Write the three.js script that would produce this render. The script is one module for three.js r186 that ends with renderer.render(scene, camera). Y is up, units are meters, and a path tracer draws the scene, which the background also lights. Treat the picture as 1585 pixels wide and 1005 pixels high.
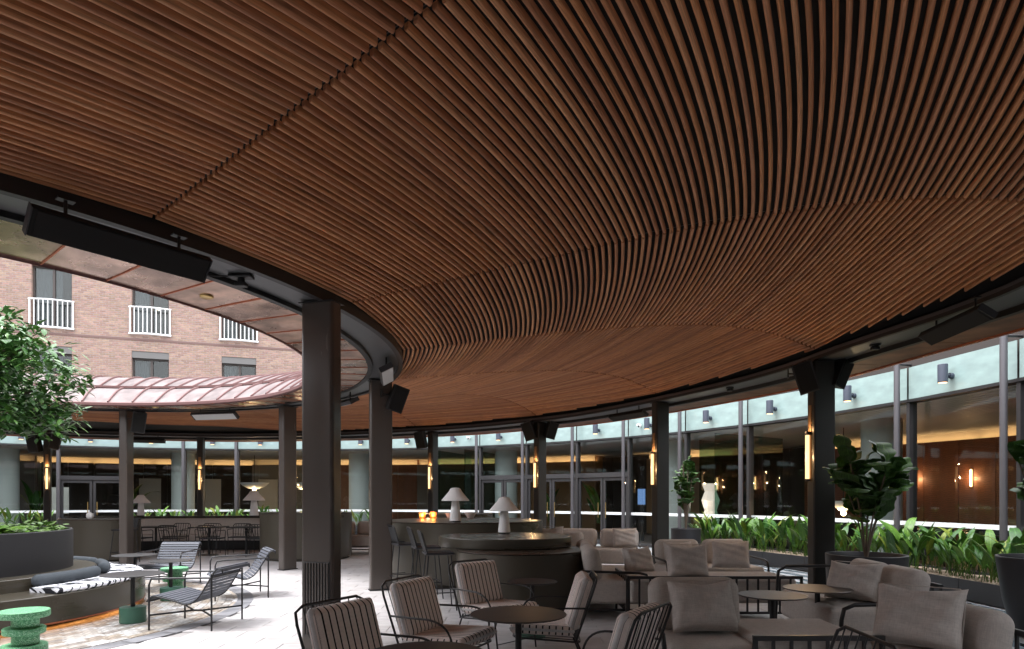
import * as THREE from 'three';
import { mergeGeometries } from 'three/addons/utils/BufferGeometryUtils.js';
import { RoundedBoxGeometry } from 'three/addons/geometries/RoundedBoxGeometry.js';
import { RectAreaLightUniformsLib } from 'three/addons/lights/RectAreaLightUniformsLib.js';

// ------------------------------------------------------------------ camera, sky, sun, exposure
const scene = new THREE.Scene();
const camera = new THREE.PerspectiveCamera(53.36, 1585 / 1005, 0.05, 400);
camera.position.set(0, 1.5, 0);
camera.lookAt(0, 1.5, -1);
camera.setViewOffset(1585, 1005, 0, -268.5, 1585, 1005);        // rising lens: the verticals stay vertical
const renderer = new THREE.WebGLRenderer({ antialias: true });
renderer.toneMapping = THREE.LinearToneMapping;
renderer.toneMappingExposure = 3.4;
renderer.shadowMap.enabled = true;
RectAreaLightUniformsLib.init();

{ // an even overcast sky, a little brighter overhead
  const w = 64, h = 32, d = new Float32Array(w * h * 4);
  for (let y = 0; y < h; y++) for (let x = 0; x < w; x++) {
    const e = Math.sin((y + 0.5) / h * Math.PI - Math.PI / 2);
    const l = e > 0 ? 0.62 + 1.33 * e : 0.35;
    const i = (y * w + x) * 4;
    d[i] = l * 0.97; d[i + 1] = l * 0.985; d[i + 2] = l * 1.04; d[i + 3] = 1;
  }
  const t = new THREE.DataTexture(d, w, h, THREE.RGBAFormat, THREE.FloatType);
  t.mapping = THREE.EquirectangularReflectionMapping; t.magFilter = THREE.LinearFilter; t.needsUpdate = true;
  scene.background = t; scene.environment = t;
}
const sun = new THREE.DirectionalLight(new THREE.Color(1, 0.97, 0.93), 1.2);
sun.position.set(-22, 40, -6); sun.target.position.set(-4, 0, -9);
sun.castShadow = true; sun.shadow.radius = 32; sun.shadow.mapSize.set(2048, 2048);
Object.assign(sun.shadow.camera, { left: -35, right: 35, top: 35, bottom: -35, near: 1, far: 120 });
scene.add(sun, sun.target);

// ------------------------------------------------------------------ helpers
const D = Math.PI / 180, V = (X, y, Z) => new THREE.Vector3(X, y, -Z);   // X right, Z forward from the camera
let seed = 7;
const rnd = (a = 0, b = 1) => { seed = (seed * 1664525 + 1013904223) >>> 0; return a + (b - a) * (seed / 4294967296); };
const clamp = (x, a, b) => Math.min(b, Math.max(a, x)), lerp = (a, b, t) => a + (b - a) * t;
const smooth = (a, b, x) => { const t = clamp((x - a) / (b - a), 0, 1); return t * t * (3 - 2 * t); };
const ORD = ['first', 'second', 'third', 'fourth', 'fifth', 'sixth', 'seventh', 'eighth', 'ninth', 'tenth', 'eleventh', 'twelfth', 'thirteenth', 'fourteenth', 'fifteenth', 'sixteenth', 'seventeenth', 'eighteenth', 'nineteenth', 'twentieth'];
const ord = (i) => ORD[i] || (i < 29 ? 'twenty-' + ORD[i - 20] : i === 29 ? 'thirtieth' : i < 39 ? 'thirty-' + ORD[i - 30] : i === 39 ? 'fortieth' : i < 49 ? 'forty-' + ORD[i - 40] : 'fiftieth');
const used = {};
const numbered = (n) => { const k = used[n] = (used[n] ?? -1) + 1; return k ? n + '_' + String(k).padStart(3, '0') : n; };
function tag(o, label, category, group, kind) {
  if (label) o.userData.label = label; if (category) o.userData.category = category;
  if (group) o.userData.group = group; if (kind) o.userData.kind = kind; return o;
}
function thing(name, label, category, pos = [0, 0, 0], turn = 0, group) {      // pos = [X, y, Z forward]
  const o = new THREE.Group(); o.name = numbered(name); scene.add(o);
  o.position.copy(V(...pos)); o.rotation.y = turn; return tag(o, label, category, group);
}
function merge(list) {
  list = list.flat(9).filter(Boolean);
  if (list.length === 1) return list[0];
  if (list.some((g) => !g.index) && list.some((g) => g.index)) list = list.map((g) => (g.index ? g.toNonIndexed() : g));
  return mergeGeometries(list);
}
function part(name, geos, mat, parent = scene) {
  const m = new THREE.Mesh(Array.isArray(geos) ? merge(geos) : geos, mat);
  m.name = parent === scene ? numbered(name) : name; m.castShadow = m.receiveShadow = true; parent.add(m); return m;
}
const structure = (name, geos, mat, label) => tag(part(name, geos, mat), label, null, null, 'structure');
function copyOf(root, label, pos, turn) {
  const r = root.clone(); r.name = numbered(root.name.replace(/_\d{3}$/, '')); scene.add(r);
  if (pos) r.position.copy(V(...pos)); if (turn !== undefined) r.rotation.y = turn;
  r.userData = { ...root.userData, label }; return r;
}
const at = (g, x, y, z) => g.translate(x, y, z);
const box = (w, h, d, x = 0, y = 0, z = 0) => new THREE.BoxGeometry(w, h, d).translate(x, y, z);
const rbox = (w, h, d, r, x = 0, y = 0, z = 0, s = 2) => new RoundedBoxGeometry(w, h, d, s, r).translate(x, y, z);
const cyl = (r0, r1, h, x, y, z, n = 20) => new THREE.CylinderGeometry(r1, r0, h, n).translate(x, y + h / 2, z);
const lathe = (pts, n = 40) => new THREE.LatheGeometry(pts.map((p) => new THREE.Vector2(p[0], p[1])), n);
function bar(a, b, r, n = 8) {                                                 // round bar between two local points
  const A = new THREE.Vector3(...a), B = new THREE.Vector3(...b), d = B.clone().sub(A);
  const g = new THREE.CylinderGeometry(r, r, d.length(), n);
  g.applyQuaternion(new THREE.Quaternion().setFromUnitVectors(new THREE.Vector3(0, 1, 0), d.clone().normalize()));
  return g.translate((A.x + B.x) / 2, (A.y + B.y) / 2, (A.z + B.z) / 2);
}
function wire(pts, r, fil = 0.05, closed = false, n = 7) {                      // bent tube with filleted corners
  const P = pts.map((p) => new THREE.Vector3(...p)), path = new THREE.CurvePath(), L = P.length;
  const cut = (a, b) => a.clone().lerp(b, Math.min(0.49, fil / a.distanceTo(b)));
  let cur = closed ? cut(P[0], P[1]) : P[0].clone(); const first = cur.clone(); let segs = 0;
  for (let i = 1; i < (closed ? L + 1 : L); i++) {
    const p = P[i % L], nx = P[(i + 1) % L], last = !closed && i === L - 1;
    const e = last ? p.clone() : cut(p, P[(i - 1 + L) % L]);
    path.add(new THREE.LineCurve3(cur, e)); segs += 2;
    if (!last) { const o = closed && i === L ? first : cut(p, nx); path.add(new THREE.QuadraticBezierCurve3(e, p, o)); cur = o.clone(); segs += 6; }
  }
  return new THREE.TubeGeometry(path, segs + 4, r, n, false);
}
function grid(nu, nv, f, uvf) {
  const pos = [], uv = [], idx = [];
  for (let i = 0; i <= nu; i++) for (let j = 0; j <= nv; j++) {
    const p = f(i / nu, j / nv); pos.push(p.x, p.y, p.z); const t = uvf ? uvf(i / nu, j / nv) : [i / nu, j / nv]; uv.push(t[0], t[1]);
  }
  for (let i = 0; i < nu; i++) for (let j = 0; j < nv; j++) { const a = i * (nv + 1) + j, b = a + nv + 1; idx.push(a, b, a + 1, b, b + 1, a + 1); }
  const g = new THREE.BufferGeometry(); g.setAttribute('position', new THREE.Float32BufferAttribute(pos, 3)); g.setAttribute('uv', new THREE.Float32BufferAttribute(uv, 2));
  g.setIndex(idx); g.computeVertexNormals(); return g;
}
const C = [-7.6, 8.2], F = [-8.65, 8.67];                                      // centres: the canopy ring, the glass front
const pol = (c, r, a, y) => V(c[0] + r * Math.cos(a * D), y, c[1] + r * Math.sin(a * D));
const polA = (c, r, a, y) => [c[0] + r * Math.cos(a * D), y, c[1] + r * Math.sin(a * D)];
function sweep(c, sec, a0, a1, n, rf = () => 0, caps = true, yf = () => 0) {     // section [[r, y], ...] swept round c, angles in degrees
  const pos = [], uv = [], idx = [];
  for (let e = 0; e < sec.length; e++) {
    const p = sec[e], q = sec[(e + 1) % sec.length], base = pos.length / 3, len = Math.hypot(q[0] - p[0], q[1] - p[1]);
    for (let i = 0; i <= n; i++) {
      const a = a0 + (a1 - a0) * i / n, o = rf(a), yo = yf(a);
      for (const [k, s] of [p, q].entries()) { const v = pol(c, s[0] + o, a, s[1] + yo); pos.push(v.x, v.y, v.z); uv.push((a - a0) * D * (p[0] + o), k * len); }
    }
    for (let i = 0; i < n; i++) { const b = base + i * 2; idx.push(b, b + 2, b + 1, b + 2, b + 3, b + 1); }
  }
  if (caps) for (const a of [a0, a1]) {
    const base = pos.length / 3; for (const s of sec) { const v = pol(c, s[0] + rf(a), a, s[1] + yf(a)); pos.push(v.x, v.y, v.z); uv.push(s[0], s[1]); }
    for (let k = 1; k < sec.length - 1; k++) idx.push(base, base + k, base + k + 1);
  }
  const g = new THREE.BufferGeometry(); g.setAttribute('position', new THREE.Float32BufferAttribute(pos, 3)); g.setAttribute('uv', new THREE.Float32BufferAttribute(uv, 2));
  g.setIndex(idx); g.computeVertexNormals(); return g;
}
const rectSec = (r0, r1, y0, y1) => [[r0, y0], [r1, y0], [r1, y1], [r0, y1]];
const planarUV = (g, k = 1) => { const p = g.attributes.position, n = g.attributes.normal, u = g.attributes.uv; for (let i = 0; i < p.count; i++) { const ax = Math.abs(n.getX(i)), ay = Math.abs(n.getY(i)), az = Math.abs(n.getZ(i)); if (ay > ax && ay > az) u.setXY(i, p.getX(i) * k, p.getZ(i) * k); else if (ax > az) u.setXY(i, p.getZ(i) * k, p.getY(i) * k); else u.setXY(i, p.getX(i) * k, p.getY(i) * k); } return g; };

// ------------------------------------------------------------------ textures
const hash = (x, y, s = 0) => { let h = Math.imul(x | 0, 374761393) ^ Math.imul(y | 0, 668265263) ^ Math.imul(s + 11, 974634777); h = Math.imul(h ^ (h >>> 13), 1274126177); return ((h ^ (h >>> 16)) >>> 0) / 4294967296; };
function vnoise(x, y, per, s = 0) { // tiling value noise
  const xi = Math.floor(x), yi = Math.floor(y), fx = x - xi, fy = y - yi, m = (v) => ((v % per) + per) % per;
  const u = fx * fx * (3 - 2 * fx), v = fy * fy * (3 - 2 * fy);
  return lerp(lerp(hash(m(xi), m(yi), s), hash(m(xi + 1), m(yi), s), u), lerp(hash(m(xi), m(yi + 1), s), hash(m(xi + 1), m(yi + 1), s), u), v);
}
const fbm = (x, y, per, s = 0, o = 4) => { let a = 0, k = 0.5, t = 0; for (let i = 0; i < o; i++) { a += k * vnoise(x, y, per, s + i); t += k; x *= 2; y *= 2; per *= 2; k *= 0.5; } return a / t; };
function tex(w, h, f, rep = [1, 1], colour = true) {                            // f(u, v) -> [r, g, b] (sRGB 0..1) or a grey
  const d = new Uint8Array(w * h * 4);
  for (let y = 0; y < h; y++) for (let x = 0; x < w; x++) {
    const c = f(x / w, y / h), i = (y * w + x) * 4, a = Array.isArray(c) ? c : [c, c, c];
    for (let k = 0; k < 3; k++) d[i + k] = clamp(a[k], 0, 1) * 255; d[i + 3] = 255;
  }
  const t = new THREE.DataTexture(d, w, h, THREE.RGBAFormat, THREE.UnsignedByteType);
  t.wrapS = t.wrapT = THREE.RepeatWrapping; t.magFilter = THREE.LinearFilter; t.minFilter = THREE.LinearMipmapLinearFilter; t.generateMipmaps = true;
  if (colour) t.colorSpace = THREE.SRGBColorSpace; t.repeat.set(...rep); t.needsUpdate = true; return t;
}
const mat = (r, g, b, rough = 0.6, extra = {}) => new THREE.MeshStandardMaterial({ color: new THREE.Color().setRGB(r, g, b), roughness: rough, side: THREE.DoubleSide, ...extra });
const phys = (r, g, b, rough, extra = {}) => new THREE.MeshPhysicalMaterial({ color: new THREE.Color().setRGB(r, g, b), roughness: rough, side: THREE.DoubleSide, ...extra });

const T = {};
T.grain = tex(512, 512, (u, v) => { const w = fbm(u * 3, v * 12, 3, 3) * 0.6, r = Math.sin((v * 26 + w * 9) * 6.283) * 0.5 + 0.5, f = fbm(u * 8, v * 128, 8, 9, 2); return 0.64 + 0.22 * r * fbm(u * 4, v * 8, 4, 5) + 0.36 * f + 0.1 * fbm(u * 2, v * 2, 2, 1); });
T.soft = tex(512, 512, (u, v) => 0.93 + 0.16 * (fbm(u * 5, v * 9, 5, 61, 5) - 0.5));
T.grainBump = tex(256, 512, (u, v) => fbm(u * 4, v * 96, 4, 9, 3), [1, 1], false);
T.mottle = tex(512, 512, (u, v) => 0.72 + 0.42 * (fbm(u * 6, v * 6, 6, 2, 5) - 0.35));
T.fine = tex(256, 256, (u, v) => fbm(u * 32, v * 32, 32, 4, 3), [1, 1], false);
T.weave = tex(256, 256, (u, v) => { const a = Math.sin(u * 64 * 6.283), b = Math.sin(v * 64 * 6.283); return 0.5 + 0.2 * a * (b > 0 ? 1 : -1) + 0.3 * (fbm(u * 24, v * 24, 24, 6, 3) - 0.5); }, [4, 4], false);
T.linen = tex(512, 512, (u, v) => 0.92 + 0.1 * (fbm(u * 160, v * 20, 20, 1, 2) - 0.5) + 0.1 * (fbm(u * 20, v * 160, 20, 2, 2) - 0.5) + 0.05 * (fbm(u * 3, v * 3, 3, 7) - 0.5), [1.5, 1.5]);
T.smudge = tex(512, 512, (u, v) => 0.3 + 0.5 * fbm(u * 5, v * 5, 5, 21, 5), [0.6, 0.6], false);
T.brick = tex(1024, 1024, (u, v) => {                                           // 16 bricks by 30 courses = 3.84 m by 2.58 m
  const row = Math.floor(v * 30), fx = u * 16 + (row % 2) * 0.5, col = Math.floor(fx) % 16, bu = fx - Math.floor(fx), bv = v * 30 - row;
  const n = fbm(u * 64, v * 64, 64, 3, 3), big = fbm(u * 3, v * 3, 3, 8, 3);
  if (bu < 0.04 || bu > 0.96 || bv < 0.1 || bv > 0.9) return [0.6 + 0.1 * n, 0.54 + 0.1 * n, 0.52 + 0.1 * n];
  const t = hash(col, row, 4), k = 0.86 + 0.14 * n + 0.17 * (t - 0.5) + 0.12 * (big - 0.5), dark = t > 0.92 ? 0.84 : 1;
  return [0.72 * k * dark, (0.57 + 0.04 * hash(col, row, 9)) * k * dark, 0.515 * k * dark];
});
T.brickBump = tex(1024, 1024, (u, v) => { const row = Math.floor(v * 30), fx = u * 16 + (row % 2) * 0.5, bu = fx - Math.floor(fx), bv = v * 30 - row; return bu < 0.05 || bu > 0.95 || bv < 0.12 || bv > 0.88 ? 0.1 : 0.7 + 0.3 * fbm(u * 64, v * 64, 64, 5, 2); }, [1, 1], false);
T.terrazzo = tex(512, 512, (u, v) => { let best = 9, id = 0; const n = 30, x = u * n, y = v * n; for (let i = -1; i < 2; i++) for (let j = -1; j < 2; j++) { const cx = Math.floor(x) + i, cy = Math.floor(y) + j, m = (q) => ((q % n) + n) % n; const d = Math.hypot(cx + hash(m(cx), m(cy), 1) - x, cy + hash(m(cx), m(cy), 2) - y); if (d < best) { best = d; id = hash(m(cx), m(cy), 3); } }
  const chip = best < 0.42 ? 1 : 0; if (chip && id > 0.62) return [0.6, 0.8, 0.66]; if (chip && id < 0.3) return [0.22, 0.46, 0.32]; return [0.35, 0.61, 0.43]; }, [2, 2]);
T.camo = tex(512, 512, (u, v) => { u = (u * 2) % 1; v = (v * 2) % 1; const a = fbm(u * 5, v * 7, 5, 31, 2) + 0.1 * Math.sin(v * 18.85 + 5 * fbm(u * 4, v * 4, 4, 33, 2)); return a > 0.545 ? [0.9, 0.9, 0.92] : [0.07, 0.075, 0.11]; }, [1.4, 1.4]);
T.stripe = tex(256, 64, (u, v) => { const k = (u * 6) % 1, n = 0.06 * (fbm(u * 32, v * 32, 32, 3, 2) - 0.5); return k < 0.21 ? [0.06, 0.055, 0.06] : [0.93 + n, 0.89 + n, 0.875 + n]; }, [1 / 0.33, 4]);
T.veins = tex(512, 512, (u, v) => { const w = fbm(u * 3, v * 3, 3, 41, 4), a = Math.abs(Math.sin((v * 2 + w * 1.2) * 6.283)), b = fbm(u * 10, v * 10, 10, 43, 4); const k = smooth(0.3, 0.75, a * 0.75 + b * 0.35); return [lerp(0.16, 0.86, k), lerp(0.22, 0.88, k), lerp(0.25, 0.9, k)]; }, [0.9, 0.9]);
T.leaf = tex(128, 256, (u, v) => { const m = Math.abs(u - 0.5), rib = m < 0.03 ? 0.25 : 0, st = 0.08 * Math.sin((m * 60) + v * 20); const n = fbm(u * 8, v * 16, 8, 14, 3); return [0.75 + rib + st * 0.5 + 0.3 * (n - 0.5), 0.8 + rib + st + 0.25 * (n - 0.5), 0.7 + rib]; });

const M = {
  columnDark: mat(0.02, 0.0185, 0.017, 0.45),
  woods: [[0.52, 0.215, 0.092], [0.58, 0.255, 0.11], [0.38, 0.145, 0.06], [0.54, 0.225, 0.088], [0.64, 0.3, 0.14], [0.45, 0.185, 0.085], [0.59, 0.25, 0.102], [0.48, 0.19, 0.078], [0.55, 0.24, 0.115]].map((c) => mat(c[0], c[1], c[2], 0.6, { map: T.grain, bumpMap: T.grainBump, bumpScale: 0.0012 })),
  black: mat(0.012, 0.012, 0.013, 0.5), blackMatte: mat(0.008, 0.008, 0.008, 0.95), blackMetal: mat(0.014, 0.014, 0.016, 0.38),
  greySoffit: mat(0.085, 0.086, 0.09, 0.38), bronze: mat(0.07, 0.058, 0.051, 0.42, { roughnessMap: T.smudge }), 
  copper: mat(0.98, 0.68, 0.55, 0.55, { metalness: 0.95, map: T.mottle, roughnessMap: T.smudge }), copperSeam: mat(0.5, 0.17, 0.09, 0.4, { metalness: 0.8 }),
  copperDark: mat(0.3, 0.15, 0.1, 0.5, { metalness: 0.6, map: T.mottle }), roofCopper: mat(0.225, 0.175, 0.172, 0.62, { metalness: 0.35, map: T.mottle }), roofSeam: mat(0.13, 0.06, 0.056, 0.5, { metalness: 0.3 }),
  brick: mat(0.72, 0.725, 0.74, 0.9, { map: T.brick, bumpMap: T.brickBump, bumpScale: 0.008 }),
  white: mat(0.78, 0.78, 0.78, 0.5), grey: mat(0.16, 0.16, 0.165, 0.5), postGrey: mat(0.1, 0.096, 0.104, 0.4, { metalness: 0.3 }), mullion: mat(0.032, 0.031, 0.033, 0.45),
  spandrel: phys(0.29, 0.4, 0.385, 0.5, { clearcoat: 0.5, clearcoatRoughness: 0.15, map: T.soft }), film: mat(0.82, 0.86, 0.88, 0.6),
  glass: phys(0.78, 0.83, 0.81, 0.02, { transmission: 1, thickness: 0, ior: 1.5 }), greenGlass: phys(0.42, 0.6, 0.54, 0.03, { transmission: 1, thickness: 0, ior: 1.5 }),
  olive: mat(0.06, 0.051, 0.037, 0.55, { roughnessMap: T.smudge }), oliveTop: mat(0.055, 0.041, 0.031, 0.5, { roughnessMap: T.smudge }),
  drum: mat(0.014, 0.0135, 0.015, 0.62), charcoal: mat(0.022, 0.022, 0.026, 0.5), anthracite: mat(0.035, 0.036, 0.04, 0.55), sling: mat(0.07, 0.076, 0.095, 0.6),
  tabletop: mat(0.024, 0.023, 0.024, 0.45), brownTop: mat(0.05, 0.033, 0.022, 0.35), green: mat(0.055, 0.15, 0.105, 0.45), terrazzo: mat(1, 1, 1, 0.45, { map: T.terrazzo }),
  lampWhite: mat(0.86, 0.845, 0.83, 0.75, { bumpMap: T.fine, bumpScale: 0.0006 }), sofa: mat(0.59, 0.535, 0.495, 0.95, { map: T.linen, bumpMap: T.weave, bumpScale: 0.0012 }),
  pillow: mat(0.63, 0.57, 0.53, 0.95, { map: T.linen, bumpMap: T.weave, bumpScale: 0.0012 }), stripe: mat(1, 0.97, 0.95, 0.95, { map: T.stripe, bumpMap: T.weave, bumpScale: 0.001 }), gusset: mat(0.82, 0.79, 0.79, 0.95, { map: T.linen }),
  camo: mat(1, 1, 1, 0.9, { map: T.camo }), bolster: mat(0.055, 0.065, 0.075, 0.9, { bumpMap: T.weave, bumpScale: 0.001 }),
  timberWall: mat(0.21, 0.078, 0.038, 0.45, { map: T.grain }), tanWall: mat(0.36, 0.22, 0.12, 0.7), darkWall: mat(0.04, 0.032, 0.028, 0.6), greyWall: mat(0.2, 0.19, 0.18, 0.7), paleWall: mat(0.55, 0.53, 0.5, 0.8), interiorColumn: mat(0.45, 0.48, 0.48, 0.7),
  boards: mat(0.42, 0.42, 0.42, 0.5), darkFloor: mat(0.05, 0.042, 0.038, 0.35), bark: mat(0.13, 0.1, 0.075, 0.9), chips: mat(0.36, 0.28, 0.21, 0.95), soil: mat(0.05, 0.035, 0.025, 1), brass: mat(0.6, 0.42, 0.18, 0.3, { metalness: 0.9 }),
  spot: mat(0.05, 0.06, 0.085, 0.45), curtain: mat(0.055, 0.058, 0.07, 0.9), frameBrown: mat(0.045, 0.035, 0.03, 0.5), lintel: mat(0.13, 0.125, 0.12, 0.6), paneDark: phys(0.03, 0.034, 0.04, 0.05, { clearcoat: 1, clearcoatRoughness: 0.03 }),
};
const glow = (r, g, b, k) => new THREE.MeshStandardMaterial({ color: 0x000000, emissive: new THREE.Color().setRGB(r, g, b), emissiveIntensity: k, roughness: 1, side: THREE.DoubleSide });
const leafMat = (r, g, b, rough = 0.38) => phys(r, g, b, rough, { map: T.leaf, transmission: 0.18, thickness: 0, specularIntensity: 0.6 });
const LEAF = { asp: [leafMat(0.12, 0.25, 0.045), leafMat(0.17, 0.32, 0.055), leafMat(0.075, 0.19, 0.055), leafMat(0.3, 0.33, 0.06)], fig: [leafMat(0.045, 0.11, 0.022, 0.6), leafMat(0.065, 0.15, 0.03, 0.6), leafMat(0.095, 0.2, 0.04, 0.6)], tree: leafMat(0.1, 0.22, 0.075, 0.32), tree2: leafMat(0.17, 0.32, 0.09, 0.3), low: leafMat(0.22, 0.36, 0.07, 0.5) };
// ------------------------------------------------------------------ ground and paving
structure('ground', [new THREE.CircleGeometry(120, 64).rotateX(-Math.PI / 2).translate(-8, -0.02, -9)], mat(0.3, 0.29, 0.29, 0.8, { map: T.mottle }), 'plain ground under and around the paved court');
const keysRo = [[-60, 12.85], [-35, 12.95], [-12, 12.9], [6, 12.32], [26.7, 12.1], [47, 12.32], [65.5, 12.52], [84, 13], [102, 13.55], [120, 13.75], [140, 13.5], [180, 13], [240, 12.8], [300, 12.85]];
function ro(a) {                                                               // outer edge of the canopy about C
  a = ((a + 60) % 360 + 360) % 360 - 60;
  for (let i = 0; i < keysRo.length; i++) { const [a0, r0] = keysRo[i], [a1, r1] = keysRo[i + 1] || [300, 12.85]; if (a >= a0 && a <= a1) return lerp(r0, r1, (1 - Math.cos((a - a0) / (a1 - a0) * Math.PI)) / 2); }
  return 12.35;
}
const pxOf = (X, Z) => [792.5 + 1000 * X / Z, 771 + 1500 / Z];
{ // stone pavers: those that show largest are pieces of their own
  const joint = structure('paving', [new THREE.RingGeometry(3.6, 15.6, 128).rotateX(-Math.PI / 2).translate(C[0], -0.012, -C[1])], mat(0.3, 0.285, 0.28, 0.85), 'pale stone paving under the ring canopy');
  const tones = [[0.58, 0.555, 0.56], [0.55, 0.525, 0.528], [0.595, 0.575, 0.578], [0.565, 0.542, 0.55], [0.535, 0.51, 0.51]].map((c) => mat(c[0], c[1], c[2], 0.5, { map: T.soft }));
  const list = [];
  const w = 0.6, h = 0.3;
  for (let j = -8; j < 80; j++) for (let i = -50; i < 34; i++) {
    const X = (i + (j % 2) * 0.5 + 0.15 * hash(j, 3)) * w, Z = j * h - 0.4, r = Math.hypot(X - C[0], Z - C[1]), a = Math.atan2(Z - C[1], X - C[0]) / D;
    if (r < 3.95 || r > ro(a) + 0.55) continue;
    const [x, y] = Z > 0.5 ? pxOf(X, Z) : [-1, -1], vis = x > -20 && x < 1605 && y < 1020 ? 1 / (Z * Z) : 0;
    list.push({ X, Z, vis, t: Math.floor(hash(i, j, 5) * 5), k: hash(i, j, 6) });
  }
  list.sort((a, b) => b.vis - a.vis);
  const variants = [0, 1, 2, 3].map((k) => { const g = rbox(w - 0.006, 0.03, h - 0.006, 0.004, 0, 0, 0, 1); const u = g.attributes.uv, p = g.attributes.position; for (let i = 0; i < u.count; i++) u.setXY(i, p.getX(i) + k * 0.37, p.getZ(i) + k * 0.61); return g; });
  const rest = tones.map(() => []);
  list.forEach((q, i) => {
    const y = -0.015 + (q.k - 0.5) * 0.0016;
    if (i < 300 && q.vis) { const m = part('paver', variants[i % 4], tones[q.t], joint); m.position.copy(V(q.X, y, q.Z)); }
    else rest[q.t].push(variants[i % 4].clone().translate(q.X, y, -q.Z));
  });
  rest.forEach((g, k) => g.length && tag(part('paver_field', g, tones[k], joint), null, null, null, 'stuff'));
}
{ // small setts round the planter bench, and the grey stone band that edges them
  const court = structure('court_paving', [new THREE.CircleGeometry(3.85, 96).rotateX(-Math.PI / 2).translate(C[0], -0.008, -C[1])], mat(0.3, 0.26, 0.22, 0.9), 'small tan and white setts round the planter bench');
  const tones = [[0.6, 0.55, 0.5], [0.66, 0.64, 0.62], [0.42, 0.35, 0.29], [0.5, 0.42, 0.34], [0.7, 0.68, 0.67], [0.36, 0.32, 0.29]].map((c) => mat(c[0], c[1], c[2], 0.4, { map: T.mottle }));
  const rest = tones.map(() => []), list = [], W = 0.2;
  for (let ring = 0; ring < 15; ring++) { const r = 2.2 + ring * 0.106, n = Math.round(6.283 * r / W); for (let i = 0; i < n; i++) { const a = (i + (ring % 2) * 0.5) * 360 / n, X = C[0] + r * Math.cos(a * D), Z = C[1] + r * Math.sin(a * D), [x, y] = Z > 0.5 ? pxOf(X, Z) : [-1, 0]; list.push({ X, Z, a, t: Math.floor(Math.pow(hash(ring, i, 3), 1.15) * 6), vis: r > 2.5 && x > -10 && y < 1015 && Math.cos((a + 45) * D) > -0.3 ? 1 / (Z * Z) : 0 }); } }
  list.sort((a, b) => b.vis - a.vis);
  const g0 = rbox(0.1, 0.03, W - 0.005, 0.006, 0, 0, 0, 1);
  list.forEach((q, i) => { if (i < 300 && q.vis) { const m = part('sett', g0, tones[q.t], court); m.position.copy(V(q.X, -0.014, q.Z)); m.rotation.y = q.a * D; } else rest[q.t].push(g0.clone().rotateY(q.a * D).translate(q.X, -0.014, -q.Z)); });
  rest.forEach((g, k) => g.length && tag(part('sett_field', g, tones[k], court), null, null, null, 'stuff'));
  const band = mat(0.3, 0.3, 0.325, 0.5, { map: T.mottle });
  const edge = structure('stone_band', [sweep(C, rectSec(3.79, 4.01, -0.02, -0.006), 0, 360, 120, undefined, false)], mat(0.2, 0.2, 0.21, 0.7), 'curved grey stone band edging the court');
  for (let i = 0; i < 48; i++) part('band_stone', sweep(C, rectSec(3.792, 4.008, -0.012, 0.005), i * 7.5 + 0.1, i * 7.5 + 7.4, 5), band, edge);
}
{ // striped stone strips in the open gap beside the long planter
  const s = structure('striped_paving', [new THREE.RingGeometry(12.2, 17.1, 128).rotateX(-Math.PI / 2).translate(F[0], -0.016, -F[1])], mat(0.2, 0.22, 0.23, 0.6), 'wet looking black and white veined stone along the long planter');
  const st = [mat(0.8, 0.82, 0.83, 0.25, { map: T.mottle }), mat(0.3, 0.36, 0.38, 0.2, { map: T.veins })];
  let k = 0;
  for (let r = 13.3; r < 15.2; r += 0.19) for (let a = -27; a < 150; a += 6) part(k > 300 ? 'strip_stone' : 'strip_stone', sweep(F, rectSec(r, r + 0.186, -0.02, 0.001 + 0.0008 * (k % 2)), a + (Math.round(r / 0.19) % 2) * 3 + 0.03, a + (Math.round(r / 0.19) % 2) * 3 + 5.97, 4), st[Math.round(r / 0.19) % 2], s) && k++;
}

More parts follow.
